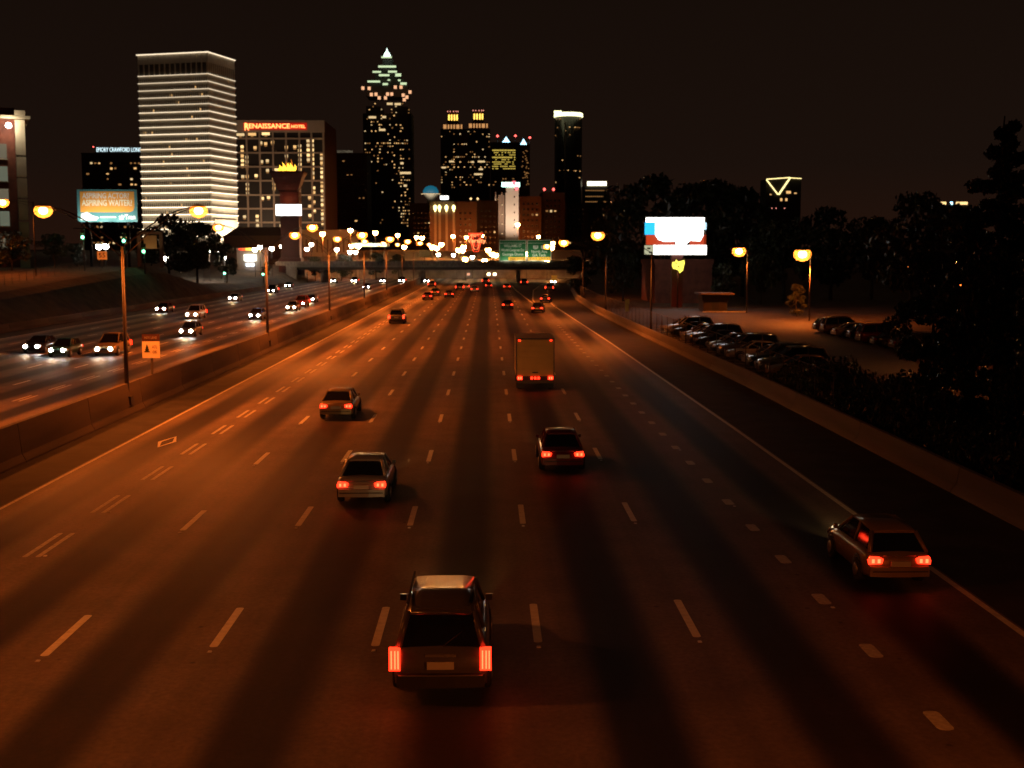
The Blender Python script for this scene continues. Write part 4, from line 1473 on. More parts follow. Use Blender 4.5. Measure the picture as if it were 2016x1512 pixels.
root = empty("yellow_sign", (p.x, 188, ground_z(p.x, 188)))
zz = p.z - root.location.z
MB().tube([(0, .3, 0), (0, .3, zz)], .1, 8).build("pole", M_DKSTEEL, root)
bl = [(-.95, .05), (-.85, .55), (-.45, .6), (-.3, .95), (.0, .62), (.45, .72), (.95, .85), (1.0, .3), (.85, -.25), (.75, -.75), (.25, -1.15), (.1, -.75), (-.25, -.6), (-.75, -.45)]
MB().prism([(x, zz + z) for x, z in bl], -.05, .15).build("lit_face", glow("yellow_sign_light", (.95, .85, .10), 1.6, sample=True), root)
for x, z in ((-.35, .35), (.05, -.2)):
    MB().prism([(x - .2, zz + z), (x + .2, zz + z - .08), (x + .05, zz + z + .2)], -.08, -.055).build("black_mark", M_TRIM, root)
tag(root, "small irregular yellow lit sign hanging below the white sign board", "sign")

# median sign with tree symbol
p = gz(298, 733, 1.6)
Ym = 19.8 / (962 - 298) * F_PX
a, b = at(279, 658, Ym), at(315, 705, Ym)
root = empty("median_sign", ((a.x + b.x) / 2, Ym, 0.0))
w = b.x - a.x
MB().box(-.06, .06, .08, .2, .9, a.z).build("post", M_STEEL, root)
zm = a.z - (a.z - b.z) * .30
MB().box(-w / 2, w / 2, 0, .05, zm + .02, a.z).build("header_panel", mat("sign_brown", (.06, .02, .02), .5), root)
MB().box(-w / 2, w / 2, -.01, .05, b.z, zm).build("lower_panel", mat("sign_cream", (.75, .68, .52), .5), root)
text("HOV LANE", root, (0, -.02, (a.z + zm) / 2), .16, mat("sign_grey_letter", (.3, .25, .25), .6), width=w * .7, depth=.02)
hh = zm - b.z
tr = MB()
for k_ in range(3):
    z_ = b.z + hh * (.36 + .13 * k_)
    ww = w * (.17 - .045 * k_)
    tr.prism([(-w * .22 - ww, z_), (-w * .22 + ww, z_), (-w * .22, z_ + hh * .22)], -.03 - .004 * k_, -.012)
tr.build("tree_symbol", mat("sign_black", (.02, .03, .015), .6), root)
text("ATL", root, (w * .22, -.02, b.z + hh * .66), .18, mat("sign_rust", (.22, .07, .03), .6), width=w * .30, depth=.02)
text("OK", root, (w * .22, -.02, b.z + hh * .36), .18, mat("sign_rust", (.22, .07, .03), .6), width=w * .26, depth=.02)
tag(root, "cream road sign with a tree symbol on the median beside the nearest lamp", "road sign")

# speed sign on the left bank
p = at(201, 503, 215)
root = empty("speed_sign", (p.x, 215, ground_z(p.x, 215)))
zz = p.z - root.location.z
MB().tube([(0, .1, 0), (0, .1, zz)], .06, 6).build("post", M_STEEL, root)
MB().box(-.85, .85, 0, .05, zz - .7, zz + .75).build("panel", mat("sign_cream", (.75, .68, .52), .5), root)
text("55", root, (0, -.02, zz), .8, M_TRIM, width=1.1, depth=.02, bold=.01)
lamp('SPOT', root, (0, -4, zz - 1), 420, SODIUM, .2, 60, .8, (0, 1, .2))
tag(root, "orange-lit speed sign under the pair of white lamps on the left bank", "road sign")
# small green marker at the right barrier
p = at(1213, 594, 148)
root = empty("marker_sign", (barr_x(148) + .7, 148, .3))
MB().tube([(0, .1, 0), (0, .1, 2.6)], .05, 6).build("post", M_STEEL, root)
MB().box(-.25, .25, 0, .05, 1.4, 2.9).build("panel", mat("marker_green", (.25, .42, .30), .5), root)
tag(root, "small tall green marker sign on the right barrier", "road sign")
# yellow exit marker in the gore
root = empty("gore_sign", (16.0, 300, 0))
MB().tube([(0, .1, 0), (0, .1, 3.2)], .06, 6).build("post", M_STEEL, root)
MB().box(-.7, .7, 0, .05, 2.0, 3.3).build("panel", M_SYEL, root)
lamp('SPOT', root, (0, -4, .6), 160, (1, .8, .5), .2, 60, .8, (0, 1, .5))
tag(root, "small yellow exit sign at the far end of the exit ramp", "road sign")
# pinkish sign left of the pylon lamps: small direction sign above the far left lanes
p = at(836, 499, 398)
root = empty("direction_sign", (p.x, 398, ground_z(p.x, 398)))
zz = p.z - root.location.z
MB().tube([(0, .2, 0), (0, .2, zz + 1)], .12, 6).build("post", M_STEEL, root)
MB().box(-1.8, 1.8, 0, .1, zz - 1.0, zz + 1.0).build("panel", mat("sign_cream", (.75, .68, .52), .5), root)
tag(root, "pale orange-lit sign panel among the street lights left of the neon sign", "road sign")

# ------------------------------------------------------------------ trees and hedges
def leaf_cloud(name, clumps, n, size, m, seed):
    r = random.Random(seed)
    v, f = [], []
    for (cx, cy, cz, rx, ry, rz), cnt in zip(clumps, n):
        for _ in range(cnt):
            while True:
                a, b, c = r.uniform(-1, 1), r.uniform(-1, 1), r.uniform(-1, 1)
                d = a * a + b * b + c * c
                if 0.15 < d < 1: break
            p = Vector((cx + a * rx, cy + b * ry, cz + c * rz))
            s = size * r.uniform(.6, 1.35)
            q = Euler((r.uniform(0, 6.3), r.uniform(0, 6.3), r.uniform(0, 6.3))).to_matrix()
            k = len(v)
            for x, y in ((-.5, 0), (0, -.28), (.5, 0), (0, .28)):
                v.append(tuple(p + q @ Vector((x * s * 1.3, y * s * 1.3, .08 * s * (1 if y else -1)))))
            f.append((k, k + 1, k + 2, k + 3))
    me = bpy.data.meshes.new(name)
    me.from_pydata(v, [], f)
    me.materials.append(m)
    return me


def tree_meshes(seed, h, rad, leaves, size, m, trunk_h=.3, conifer=False):
    r = random.Random(seed)
    cl, n = [], []
    tb = MB()
    if conifer:
        pts = [(r.uniform(-.05, .05) * i, r.uniform(-.05, .05) * i, h * i / 6) for i in range(7)]
        tb.tube(pts, .28, 8, r1=.03)
        k = 40
        for i in range(k):
            t = (i / k) ** .8
            z = h * (.10 + .88 * t)
            ln = rad * (1 - t) ** .75 * r.uniform(.55, 1.15) + .15
            a = i * 2.4 + r.uniform(-.4, .4)
            for s in range(3):
                q = (s + .7) / 3
                cl.append((math.cos(a) * ln * q, math.sin(a) * ln * q, z - .10 * ln * q + .06 * s, ln * .26 + .12, ln * .26 + .12, .22 + .05 * ln))
                n.append(max(4, int(leaves / (k * 3) * (1.5 - t))))
            tb.tube([(0, 0, z), (math.cos(a) * ln * .9, math.sin(a) * ln * .9, z - .1 * ln)], .05, 5, r1=.015)
    else:
        tb.tube([(0, 0, -.4), (.05 * h * .1, 0, h * .2), (0, .03 * h, h * .42), (.02 * h, 0, h * .7)], [.035 * h * .6, .026 * h * .6, .018 * h * .6, .008 * h * .6], 8)
        k = 22
        for i in range(k):
            a = r.uniform(0, 6.28)
            t = r.random()
            z = h * (trunk_h + (1 - trunk_h) * t)
            prof = math.sin(math.pi * min(1, .18 + .80 * t)) ** .6
            d = rad * prof * r.uniform(.25, .85)
            s = rad * r.uniform(.22, .40)
            c = (math.cos(a) * d, math.sin(a) * d, min(z, h - s * .8))
            cl.append((*c, s, s, s * .75))
            n.append(int(leaves / k))
            if i % 2 == 0:
                tb.tube([(0, 0, max(h * .2, c[2] * .62)), (c[0] * .5, c[1] * .5, c[2] * .86), c], [.012 * h * .7, .008 * h * .6, .003 * h], 5)
    return tb.mesh("trunk", M_BARK), leaf_cloud("crown", cl, n, size, m, seed + 1)


TV = [tree_meshes(11, 10, 4.2, 2600, .42, M_LEAF), tree_meshes(23, 10, 3.6, 2400, .42, M_LEAF2, .22),
      tree_meshes(37, 10, 5.0, 2800, .45, M_LEAF2, .25), tree_meshes(53, 10, 3.0, 2000, .40, M_LEAF, .15)]


def tree(name, label, p, h, var, wide=1.0, rz=0.0, group=None, meshes=None):
    t, c = meshes or TV[var]
    root = empty(name, p, rz)
    s = h / 10 if meshes is None else 1
    link("trunk", t, root, (0, 0, 0), (s * wide, s * wide, s))
    link("crown", c, root, (0, 0, 0), (s * wide, s * wide, s))
    tag(root, label, "tree", group)
    return root


# (px centre, py top, distance, variant, width, label)
TR = [
    (1205, 400, 250, 1, 1.0, "dark tree rising beside the exit ramp lamps, left end of the right-hand row"),
    (1290, 345, 235, 2, 1.15, "tall dark tree with rounded top behind the lit white sign board"),
    (1390, 352, 240, 0, 1.25, "broad dark tree just right of the lit white sign board"),
    (1465, 372, 235, 2, 1.0, "dark tree left of the triangle-outlined tower"),
    (1150, 470, 255, 3, 1.3, "low bushy tree at the right end of the overpass"),
    (1228, 500, 215, 1, 1.1, "small dark tree over the lamp-lit patch by the barrier"),
    (1545, 430, 215, 0, 1.2, "dark tree under the triangle-outlined tower"),
    (1640, 408, 210, 2, 1.1, "rounded dark tree right of the bright orange car park lamp"),
    (1720, 425, 205, 0, 1.0, "dark tree behind the far row of parked cars"),
    (1800, 378, 175, 2, 1.0, "large dark round-topped tree at the back right of the car park"),
    (1885, 430, 160, 1, 1.1, "dark tree partly hidden by the big evergreen on the right"),
    (1570, 560, 160, 3, 1.1, "small bushy tree below the bright orange car park lamp"),
    (1425, 520, 196, 1, 1.0, "slender dark tree beside the parking hut"),
    (1500, 500, 200, 0, 1.0, "leafy tree right of the curved-arm car park lamp"),
    (20, 455, 205, 2, 1.2, "dark tree in front of the brick building"),
    (105, 460, 215, 0, 1.2, "dark spreading tree on the left bank below the first lamp head"),
    (150, 480, 235, 1, 1.0, "dark tree under the acting billboard"),
    (330, 422, 262, 2, 1.2, "round orange-tinged tree at the foot of the white tower"),
    (385, 436, 270, 0, 1.1, "bushy tree right of the round tree at the tower foot"),
    (445, 480, 300, 1, 1.0, "small dark tree between the white tower and the shop"),
    (525, 515, 350, 3, 1.2, "dark shrub-like tree left of the red pylon foot"),
    (620, 505, 385, 0, 1.0, "small tree right of the red pylon foot"),
    (672, 500, 392, 2, 1.0, "small tree in front of the pale low building"),
    (740, 498, 398, 1, 1.2, "dark tree under the filling station canopy lights"),
    (785, 500, 402, 0, 1.0, "dark tree right of the filling station canopy"),
]
for i, (px, py, Y, var, wd, lab) in enumerate(TR):
    p = at(px, py, Y)
    z0 = ground_z(p.x, Y)
    tree("broadleaf_tree", lab, (p.x, Y, z0 - .2), max(3, p.z - z0 + .3), var, wd, rnd.uniform(0, 6.28), "trees along the freeway")

# big evergreens close to the camera on the right
big = [tree_meshes(71, 14.0, 3.4, 15000, .21, M_LEAF2, conifer=True), tree_meshes(72, 11.0, 3.6, 12000, .23, M_LEAF2, conifer=True), tree_meshes(73, 8.6, 3.0, 9000, .20, M_LEAF, trunk_h=.05)]
tree("evergreen_tree", "tall black evergreen with ragged top at the right edge", (21.2, 50.5, .3), 14, 0, meshes=big[0], group="evergreens at the right edge")
tree("evergreen_tree", "shorter evergreen behind the tall one, its tips lit orange by the car park lamp", (26.0, 66, .3), 11, 0, meshes=big[1], rz=1.0, group="evergreens at the right edge")
tree("evergreen_tree", "dense leafy tree filling the right edge above the barrier", (20.8, 43.5, .3), 9, 0, meshes=big[2], rz=2.0, group="evergreens at the right edge")
tree("broadleaf_tree", "leafy tree with orange-lit leaves between the car park and the evergreens", (27.5, 76, .3), 9, 0, meshes=big[2], rz=4.0, group="evergreens at the right edge")

# overgrown hedge behind the barrier
cl, n = [], []
r = random.Random(91)
y = 28.0
while y < 79:
    hgt = 1.9 + .7 * math.sin(y * .37) + r.uniform(-.3, .6)
    if y > 68: hgt *= (80 - y) / 12
    for q in range(3):
        cl.append((18.4 + 1.1 * q + r.uniform(-.3, .3), y + r.uniform(-.3, .3), .5 + hgt * .5, .9, 1.0, max(.5, hgt * .55)))
        n.append(150)
    y += 1.35
hd = empty("hedge", (0, 0, .1))
link("leaves", leaf_cloud("hedge_leaves", cl, n, .19, M_LEAF, 92), hd)
sb = MB()
for i in range(36):
    y = 29 + i * 1.4
    sb.tube([(18.9 + r.uniform(-.4, 1.2), y, 0), (19 + r.uniform(-.5, 1.5), y + r.uniform(-.3, .3), 1.5)], .04, 5, r1=.02)
tag(sb.build("stems", M_BARK, hd), kind="stuff")
tag(hd, "dark overgrown hedge spilling over the right-hand barrier", "hedge")
# bare weeds poking over the barrier
cl = [(17.55, 58 + q * .55, 1.05 + .15 * (q % 3), .22, .25, .28) for q in range(9)]
wd = empty("weeds", (0, 0, 0))
link("leaves", leaf_cloud("weed_leaves", cl, [22] * 9, .14, M_LEAF, 95), wd)
tag(wd, "tuft of weeds hanging over the top of the right barrier", "weeds")

# ------------------------------------------------------------------ fences
def fence(name, path, h, step, label, wire=True, zf=None):
    root = empty(name, (path[0][0], path[0][1], 0))
    o0 = Vector((path[0][0], path[0][1], 0))
    post = MB().tube([(0, 0, 0), (0, 0, h)], .035, 6).mesh("post", M_STEEL)
    wm = MB()
    rail = []
    for (xa, ya), (xb, yb) in zip(path, path[1:]):
        d = Vector((xb - xa, yb - ya, 0))
        n_ = max(1, int(d.length / step))
        for i in range(n_):
            p = Vector((xa, ya, 0)) + d * (i / n_)
            p2 = Vector((xa, ya, 0)) + d * ((i + 1) / n_)
            za = zf(p.x, p.y) if zf else .3
            zb = zf(p2.x, p2.y) if zf else .3
            link("post", post, root, (p.x - o0.x, p.y - o0.y, za))
            rail.append((p.x - o0.x, p.y - o0.y, za + h - .05))
            if wire:
                L_ = (p2 - p).length
                k = int(L_ / .30)
                for j in range(k):
                    for sgn in (0, 1):
                        t0, t1 = (j / k, (j + 1) / k) if sgn else ((j + 1) / k, j / k)
                        for lv in range(0, int((h - .2) / .6)):
                            z0 = .08 + lv * .6
                            a = p.lerp(p2, t0) - o0
                            b = p.lerp(p2, t1) - o0
                            a.z, b.z = za + z0, zb + z0 + .6
                            e = .006
                            wm.quad([(a.x, a.y, a.z - e), (b.x, b.y, b.z - e), (b.x, b.y, b.z + e), (a.x, a.y, a.z + e)])
    MB().tube(rail, .025, 5).build("top_rail", M_STEEL, root)
    if wire and wm.f:
        tag(wm.build("wire_mesh", M_STEEL, root), kind="stuff")
    tag(root, label, "fence")
    return root


fence("chain_link_fence", [(barr_x(y) + .62, y) for y in (62, 80, 100, 130, 155, 180, 205, 230)], 2.4, 3.05, "chain-link fence on thin posts between the right barrier and the car park")
fence("bank_fence", [(-66, 120), (-66, 150), (-67, 180), (-68, 212)], 1.5, 3.0, "low wire fence along the top of the left bank", wire=False, zf=ground_z)

# ------------------------------------------------------------------ car park
lot = sheet("car_park", [(barr_x(y) + 1.2, y) for y in (58, 80, 100, 130, 160, 183)], [(44, y) for y in (58, 80, 100, 130, 160, 183)], .46, M_LOT)
tag(lot, kind="structure")
for i in range(14):
    y = 64 + 2.75 * i
    MB().box(33.5, 38.5, -.05, .05, .461, .466).build("bay_line", M_PAINT_WORN, lot, (0, y, 0))
for i in range(22):
    y = 80 + 2.9 * i
    MB().box(barr_x(y) + 1.6, barr_x(y) + 6.4, -.05, .05, .461, .466).build("bay_line", M_PAINT_WORN, lot, (0, y, 0))
MB().box(30, 36, -.15, .15, .465, .62).build("kerb", M_PAINT_WORN, lot, (0, 171.5, 0))

# ------------------------------------------------------------------ vehicles
M_TAIL = glow("tail_lamp_lit", (1.0, .022, .006), 5.0, sample=True)
M_TAIL_HOT = glow("tail_lamp_filament", (1.0, .07, .022), 7.0)
M_HEAD = glow("head_lamp_lit", (1.0, .95, .86), 90)
M_HEAD_AWAY = glow("head_lamp_dipped", (1.0, .75, .42), 1.2)
M_TAIL_OFF = mat("tail_lamp_off", (.18, .01, .01), .2)
M_HEAD_OFF = mat("head_lamp_off", (.45, .45, .45), .15, spec=.8)
M_PLATE = mat("licence_plate", (.6, .6, .55), .4)
PAINTS = [mat("paint_" + n_, c, .28, .25, coat=.6) for n_, c in (
    ("silver", (.38, .38, .38)), ("dark_red", (.16, .012, .012)), ("black", (.015, .015, .016)), ("white", (.65, .64, .60)), ("gold", (.32, .23, .11)),
    ("blue", (.02, .035, .12)), ("grey", (.11, .11, .115)), ("green", (.02, .06, .04)))]
PN = ["silver", "dark red", "black", "white", "gold", "dark blue", "grey", "dark green"]


def make_car(kind):
    if kind == "sedan":
        L, W, belt, roof = 4.7, 1.78, .92, 1.42
        prof = [(-2.35, .62, .80), (-2.28, .90, .94), (-1.9, .96, 1.0), (-1.35, .97, 1.0), (-.6, .94, 1.0), (.6, .92, 1.0), (1.05, .90, 1.0), (1.7, .80, .98), (2.15, .70, .93), (2.35, .52, .80)]
        gh = [(-1.75, .96), (-1.05, 1.38), (-.3, 1.43), (.25, 1.42), (1.15, .91)]
    elif kind == "suv":
        L, W, belt, roof = 4.8, 1.90, 1.12, 1.80
        prof = [(-2.40, .70, .88), (-2.36, 1.10, .97), (-2.1, 1.12, 1.0), (-1.2, 1.12, 1.0), (-.4, 1.11, 1.0), (.7, 1.10, 1.0), (1.05, 1.08, 1.0), (1.75, .98, .98), (2.2, .88, .93), (2.4, .60, .82)]
        gh = [(-2.33, 1.11), (-2.05, 1.74), (-1.0, 1.82), (.2, 1.79), (1.10, 1.08)]
    else:
        L, W, belt, roof = 4.1, 1.72, .95, 1.48
        prof = [(-2.05, .62, .84), (-2.0, .94, .95), (-1.7, .97, 1.0), (-1.0, .97, 1.0), (-.3, .95, 1.0), (.6, .93, 1.0), (.95, .91, 1.0), (1.5, .80, .98), (1.85, .70, .93), (2.05, .50, .80)]
        gh = [(-1.92, .95), (-1.50, 1.40), (-.6, 1.49), (.15, 1.47), (1.05, .92)]
    hw = W / 2
    root = empty(kind, (0, 0, 0))
    rings = []
    for y, zt, wf in prof:
        w = hw * wf
        zb = .24 if abs(y) < L / 2 - .1 else .34
        zm = zb + (zt - zb) * .55
        half = [(w * .80, zb), (w * .95, zb + .06), (w * 1.0, zm), (w * .985, zm + (zt - zm) * .5), (w * .93, zt - .035), (w * .82, zt)]
        ring = [(x, y, z) for x, z in half] + [(0, y, zt + .025)] + [(-x, y, z) for x, z in reversed(half)]
        rings.append(ring)
    body = MB().loft(rings).build("body", PAINTS[0], root)
    # glass house
    ys0, zs0 = gh[0]
    gr = []
    wb, wt = hw * .86, hw * .66
    zbelt0 = max(z for _, z in (gh[0], gh[-1]))
    for i, (y, z) in enumerate(gh):
        zb = prof[4][1] - .02
        t = min(1, (z - zb) / (roof - zb)) if z > zb else 0
        w = wb + (wt - wb) * max(0, t)
        gr.append([(wb, y + (.0 if 0 < i < 4 else 0), zb - .02), (w, y, z), (w * .6, y, z + .022 * t), (-w * .6, y, z + .022 * t), (-w, y, z), (-wb, y, zb - .02)])
    MB().loft(gr, smooth=False).build("windows", M_GLASS, root)
    rp = []
    for i in range(1, 4):
        y, z = gh[i]
        y2 = y + (-.04 if i == 1 else .06 if i == 3 else 0)
        w = wt * 1.03
        rp.append([(w, y2, z - .03), (w, y2, z + .015), (w * .6, y2, z + .05), (-w * .6, y2, z + .05), (-w, y2, z + .015), (-w, y2, z - .03)])
    MB().loft(rp).build("roof", PAINTS[0], root)
    pm = MB()
    zb = prof[4][1] - .02
    for s in (-1, 1):
        for (ya, za), (yb, zb2), th in (((gh[0][0] + .02, zb), gh[1], .07), ((gh[4][0] - .02, zb), gh[3], .045), ((gh[2][0] + .05, zb), (gh[2][0] + .05, gh[2][1]), .04)):
            pm.tube([(s * wb * 1.005, ya, za), (s * wt * 1.02, yb, zb2)], th, 5)
    pm.build("pillars", PAINTS[0], root)
    # bumpers
    MB().loft([[(-hw * .9, -L / 2 - .06, z), (-hw * .3, -L / 2 - .12, z), (hw * .3, -L / 2 - .12, z), (hw * .9, -L / 2 - .06, z), (hw * .9, -L / 2 + .3, z), (-hw * .9, -L / 2 + .3, z)] for z in (.34, .40, .56, .60)], smooth=False).build("rear_bumper", M_TRIM if kind == "suv" else PAINTS[0], root)
    MB().loft([[(-hw * .86, L / 2 + .02, z), (-hw * .3, L / 2 + .10, z), (hw * .3, L / 2 + .10, z), (hw * .86, L / 2 + .02, z), (hw * .86, L / 2 - .3, z), (-hw * .86, L / 2 - .3, z)] for z in (.30, .36, .52, .56)], smooth=False).build("front_bumper", PAINTS[0], root)
    MB().box(-hw * .42, hw * .42, L / 2 - .06, L / 2 + .03, .58, .68).build("grille", M_TRIM, root)
    MB().box(-.26, .26, -L / 2 - .14, -L / 2 - .10, (.62 if kind != "suv" else .72), (.76 if kind != "suv" else .86)).build("licence_plate", M_PLATE, root)
    if kind == "suv":
        MB().loft([[(-hw * .62, -2.16 + a_, 1.70 + b_), (hw * .62, -2.16 + a_, 1.70 + b_), (hw * .62, -1.95, 1.76 + b_), (-hw * .62, -1.95, 1.76 + b_)] for a_, b_ in ((0, 0), (.02, .05))]).build("spoiler", PAINTS[0], root)
        MB().tube([(.05, -2.36, 1.13), (.42, -2.27, 1.40)], .012, 5).build("rear_wiper", M_TRIM, root)
        MB().box(-.30, .30, -2.45, -2.40, .94, .99).build("hatch_handle", M_RIM, root)
        MB().box(-hw * .86, hw * .86, -2.53, -2.50, .585, .60).build("bumper_step", M_RIM, root)
    else:
        MB().box(-hw * .84, hw * .84, -L / 2 - .128, -L / 2 - .118, .47, .50).build("bumper_strip", M_TRIM, root)
        MB().tube([(-hw * .5, -L / 2 - .005, .885), (hw * .5, -L / 2 - .005, .885)], .012, 5).build("boot_lip", M_RIM, root)
    for s in (-1, 1):
        if kind == "suv":
            tl = MB().box(s * hw * .93 - .12, s * hw * .93 + .10, -L / 2 - .03, -L / 2 + .10, .66, 1.10).build("tail_lamp", M_TAIL, root)
            MB().box(s * hw * .70 - .02, s * hw * .70 + .02, -1.9, .5, 1.845, 1.875).build("roof_rail", M_TRIM, root)
            for q in (-.07, 0, .06):
                MB().box(s * hw * .93 + q - .012, s * hw * .93 + q + .012, -L / 2 - .045, -L / 2 - .031, .70, 1.06).build("lamp_strip", M_TAIL_HOT, tl)
        else:
            x0, x1 = sorted((s * hw * .94, s * hw * .52))
            xo, xi = s * hw * .95, s * hw * .50
            tl = MB().prism([(xo * .985, .655), (xo, .76), (xo * .95, .865), (xi + .10 * s, .85), (xi, .80), (xi + .04 * s, .675)], -L / 2 - .035, -L / 2 + .12).build("tail_lamp", M_TAIL, root)
            for q in (.3, .72):
                xx = x0 + (x1 - x0) * q
                MB().box(xx - .035, xx + .035, -L / 2 - .05, -L / 2 - .036, .70, .80).build("lamp_strip", M_TAIL_HOT, tl)
        x0, x1 = sorted((s * hw * .90, s * hw * .52))
        MB().loft([[(x0, L / 2 - .02, .56 + dz), (x1, L / 2 - .02, .56 + dz), (x1, L / 2 - .22, .70 + dz), (x0, L / 2 - .22, .70 + dz)] for dz in (0, .05)]).build("head_lamp_cover", M_HEAD_OFF, root)
        d = MB().lathe([(.165, 0), (.15, .05), (.02, .08)], 12)
        d.v = [(s * hw * .57 + x, L / 2 + .02 + z, .64 + y) for x, y, z in d.v]
        d.build("head_lamp", M_HEAD, root)
        MB().loft([[(s * (hw * .92), .98, .95 + gh[4][1] - .91), (s * (hw * 1.07), .90, .97 + gh[4][1] - .91), (s * (hw * 1.07), .90, 1.09 + gh[4][1] - .91), (s * (hw * .92), .98, 1.07 + gh[4][1] - .91)], [(s * (hw * .92), .84, .95 + gh[4][1] - .91), (s * (hw * 1.06), .80, .97 + gh[4][1] - .91), (s * (hw * 1.06), .80, 1.09 + gh[4][1] - .91), (s * (hw * .92), .84, 1.07 + gh[4][1] - .91)]]).build("wing_mirror", PAINTS[0], root)
        for y in (-L * .30, L * .305):
            rw_ = .33 if kind != "suv" else .37
            t = MB().lathe([(rw_ * .55, -.11), (rw_ * .93, -.115), (rw_, -.07), (rw_, .07), (rw_ * .93, .115), (rw_ * .55, .11)], 20)
            t.v = [(s * (hw - .08) + z, y + x, rw_ + y_) for x, y_, z in t.v]
            wh = t.build("wheel", M_RUBBER, root)
            rm = MB().lathe([(.02, -.03), (rw_ * .5, -.03), (rw_ * .6, .0)], 14)
            rm.v = [(s * (hw + .035) + z * -s, y + x, rw_ + y_) for x, y_, z in rm.v]
            rm.build("rim", M_RIM, wh)
            ar = MB().lathe([(rw_ + .02, -.02), (rw_ + .10, -.02), (rw_ + .10, .02), (rw_ + .02, .02)], 20)
            ar.v = [(s * (hw - .02) + z, y + x, rw_ + y_) for x, y_, z in ar.v]
            ar.f = [f_ for f_ in ar.f if len(f_) == 4 and min(ar.v[q][2] for q in f_) > .25]
            ar.sm = [True] * len(ar.f)
            ar.build("wheel_arch", M_TRIM, root)
    return root


PROTO = {k_: make_car(k_) for k_ in ("sedan", "suv", "hatchback")}
used_proto = set()
PAINT_PARTS = ("spoiler", "body", "roof", "pillars", "front_bumper", "rear_bumper", "wing_mirror")


def set_mat(o, m):
    o.material_slots[0].link = 'OBJECT'
    o.material_slots[0].material = m


def car(kind, x, y, z, rz, paint, label, group, tail=True, head=True, beam=0, cat="car"):
    root = copy_tree(PROTO[kind])
    root.location = (x, y, z)
    root.rotation_euler = (0, 0, rz)
    for ch in root.children:
        nm = ch.name.split(".")[0]
        if nm in PAINT_PARTS and not (kind == "suv" and nm == "rear_bumper"): set_mat(ch, PAINTS[paint])
        elif nm == "tail_lamp" and not tail:
            set_mat(ch, M_TAIL_OFF)
            for g in ch.children: set_mat(g, M_TAIL_OFF)
        elif nm == "head_lamp" and not head: set_mat(ch, M_HEAD_OFF)
        elif nm == "head_lamp" and group.startswith("cars driving away"): set_mat(ch, M_HEAD_AWAY)
    if beam:
        lamp('SPOT', root, (0, (2.25 if kind == 'hatchback' else 2.6), .55), beam, (1.0, .60, .22), .03, 44, .9, (0, 1, -.06))
    tag(root, label, cat, group)
    return root


ZT = .75


def place(px, py, z=ZT):
    return gz(px, py, z)


G1 = "cars driving away from the camera"
near = [  # (px, py of tail lamps, kind, paint, label)
    (838, 1310, "suv", 6, "grey sport utility car with tall red tail lamps, nearest in the middle lane"),
    (706, 955, "sedan", 0, "silver sedan driving away in the lane left of the nearest car"),
    (655, 800, "sedan", 4, "gold sedan driving away, leftmost of the near cars"),
    (1112, 895, "sedan", 1, "dark red sedan driving away right of the centre"),
    (1806, 1110, "hatchback", 4, "small gold car in the exit lane at the right edge"),
    (783, 626, "suv", 6, "grey sport utility car driving away in the carpool lane farther up"),
    (1000, 600, "sedan", 2, "black car driving away in the right-hand lane before the exit gore"),
]
for px, py, k_, pt, lab in near:
    p = place(px, py)
    # snap to lane centres
    lanes = [-15.0, -11.5, -7.9, -4.35, -.75, 2.9, 6.6, 10.45]
    x = min(lanes, key=lambda q: abs(q - p.x))
    x = x * .6 + p.x * .4
    car(k_, x, p.y + 2.35, .006, 0, pt, lab, G1, head=True, beam=420)
far = [(841, 583), (856, 575), (884, 579), (905, 566), (918, 564), (934, 569), (962, 562), (998, 564), (956, 552), (1032, 556), (1061, 607), (1076, 588), (1084, 567), (850, 560)]
words = ["first", "second", "third", "fourth", "fifth", "sixth", "seventh", "eighth", "ninth", "tenth", "eleventh", "twelfth", "thirteenth", "fourteenth"]
fo = sorted(far)
for i, (px, py) in enumerate(fo):
    p = place(px, py)
    car(("sedan", "suv", "hatchback")[i % 3], p.x, min(p.y, 352) + 2.3, .014, -.12 if px > 1050 else 0, (i * 3 + 1) % 8,
        "%s from the left of the distant cars with red tail lamps before the overpass" % words[i], G1, beam=260 if px in (1000, 934, 884) else 0)

G2 = "oncoming cars with white headlamps"
onc = [(62, 682), (110, 690), (205, 687), (365, 652), (316, 608), (377, 619), (458, 587), (500, 621), (533, 572), (566, 562), (590, 597), (572, 605), (667, 551), (721, 548), (721, 565), (772, 548), (800, 550), (853, 547), (610, 589)]
lanesL = [-26.2, -29.8, -33.4, -37.0, -40.6, -44.2, -47.8]
for i, (px, py) in enumerate(sorted(onc)):
    p = place(px, py, .65)
    car(("sedan", "hatchback", "suv")[i % 3], p.x, min(p.y, 360) + 2.3, .006, math.pi, (i * 5 + 2) % 8,
        "oncoming car with white headlamps, number %s from the left" % (words + ["fifteenth", "sixteenth", "seventeenth", "eighteenth", "nineteenth"])[i] if False else
        "%s from the left among the oncoming cars with dazzling white headlamps" % (words + ["fifteenth", "sixteenth", "seventeenth", "eighteenth", "nineteenth"])[i], G2, beam=520)
# cars with white lights at the far end of the exit ramp, one on the overpass
car("sedan", 18.6, 352, .014, math.pi - .1, 3, "lone car with white headlamps facing the camera at the far end of the exit ramp", G2, beam=500)
car("hatchback", at(1027, 516, 372).x, 372, 5.36, -math.pi / 2, 1, "small red car crossing the far overpass", "cross traffic")

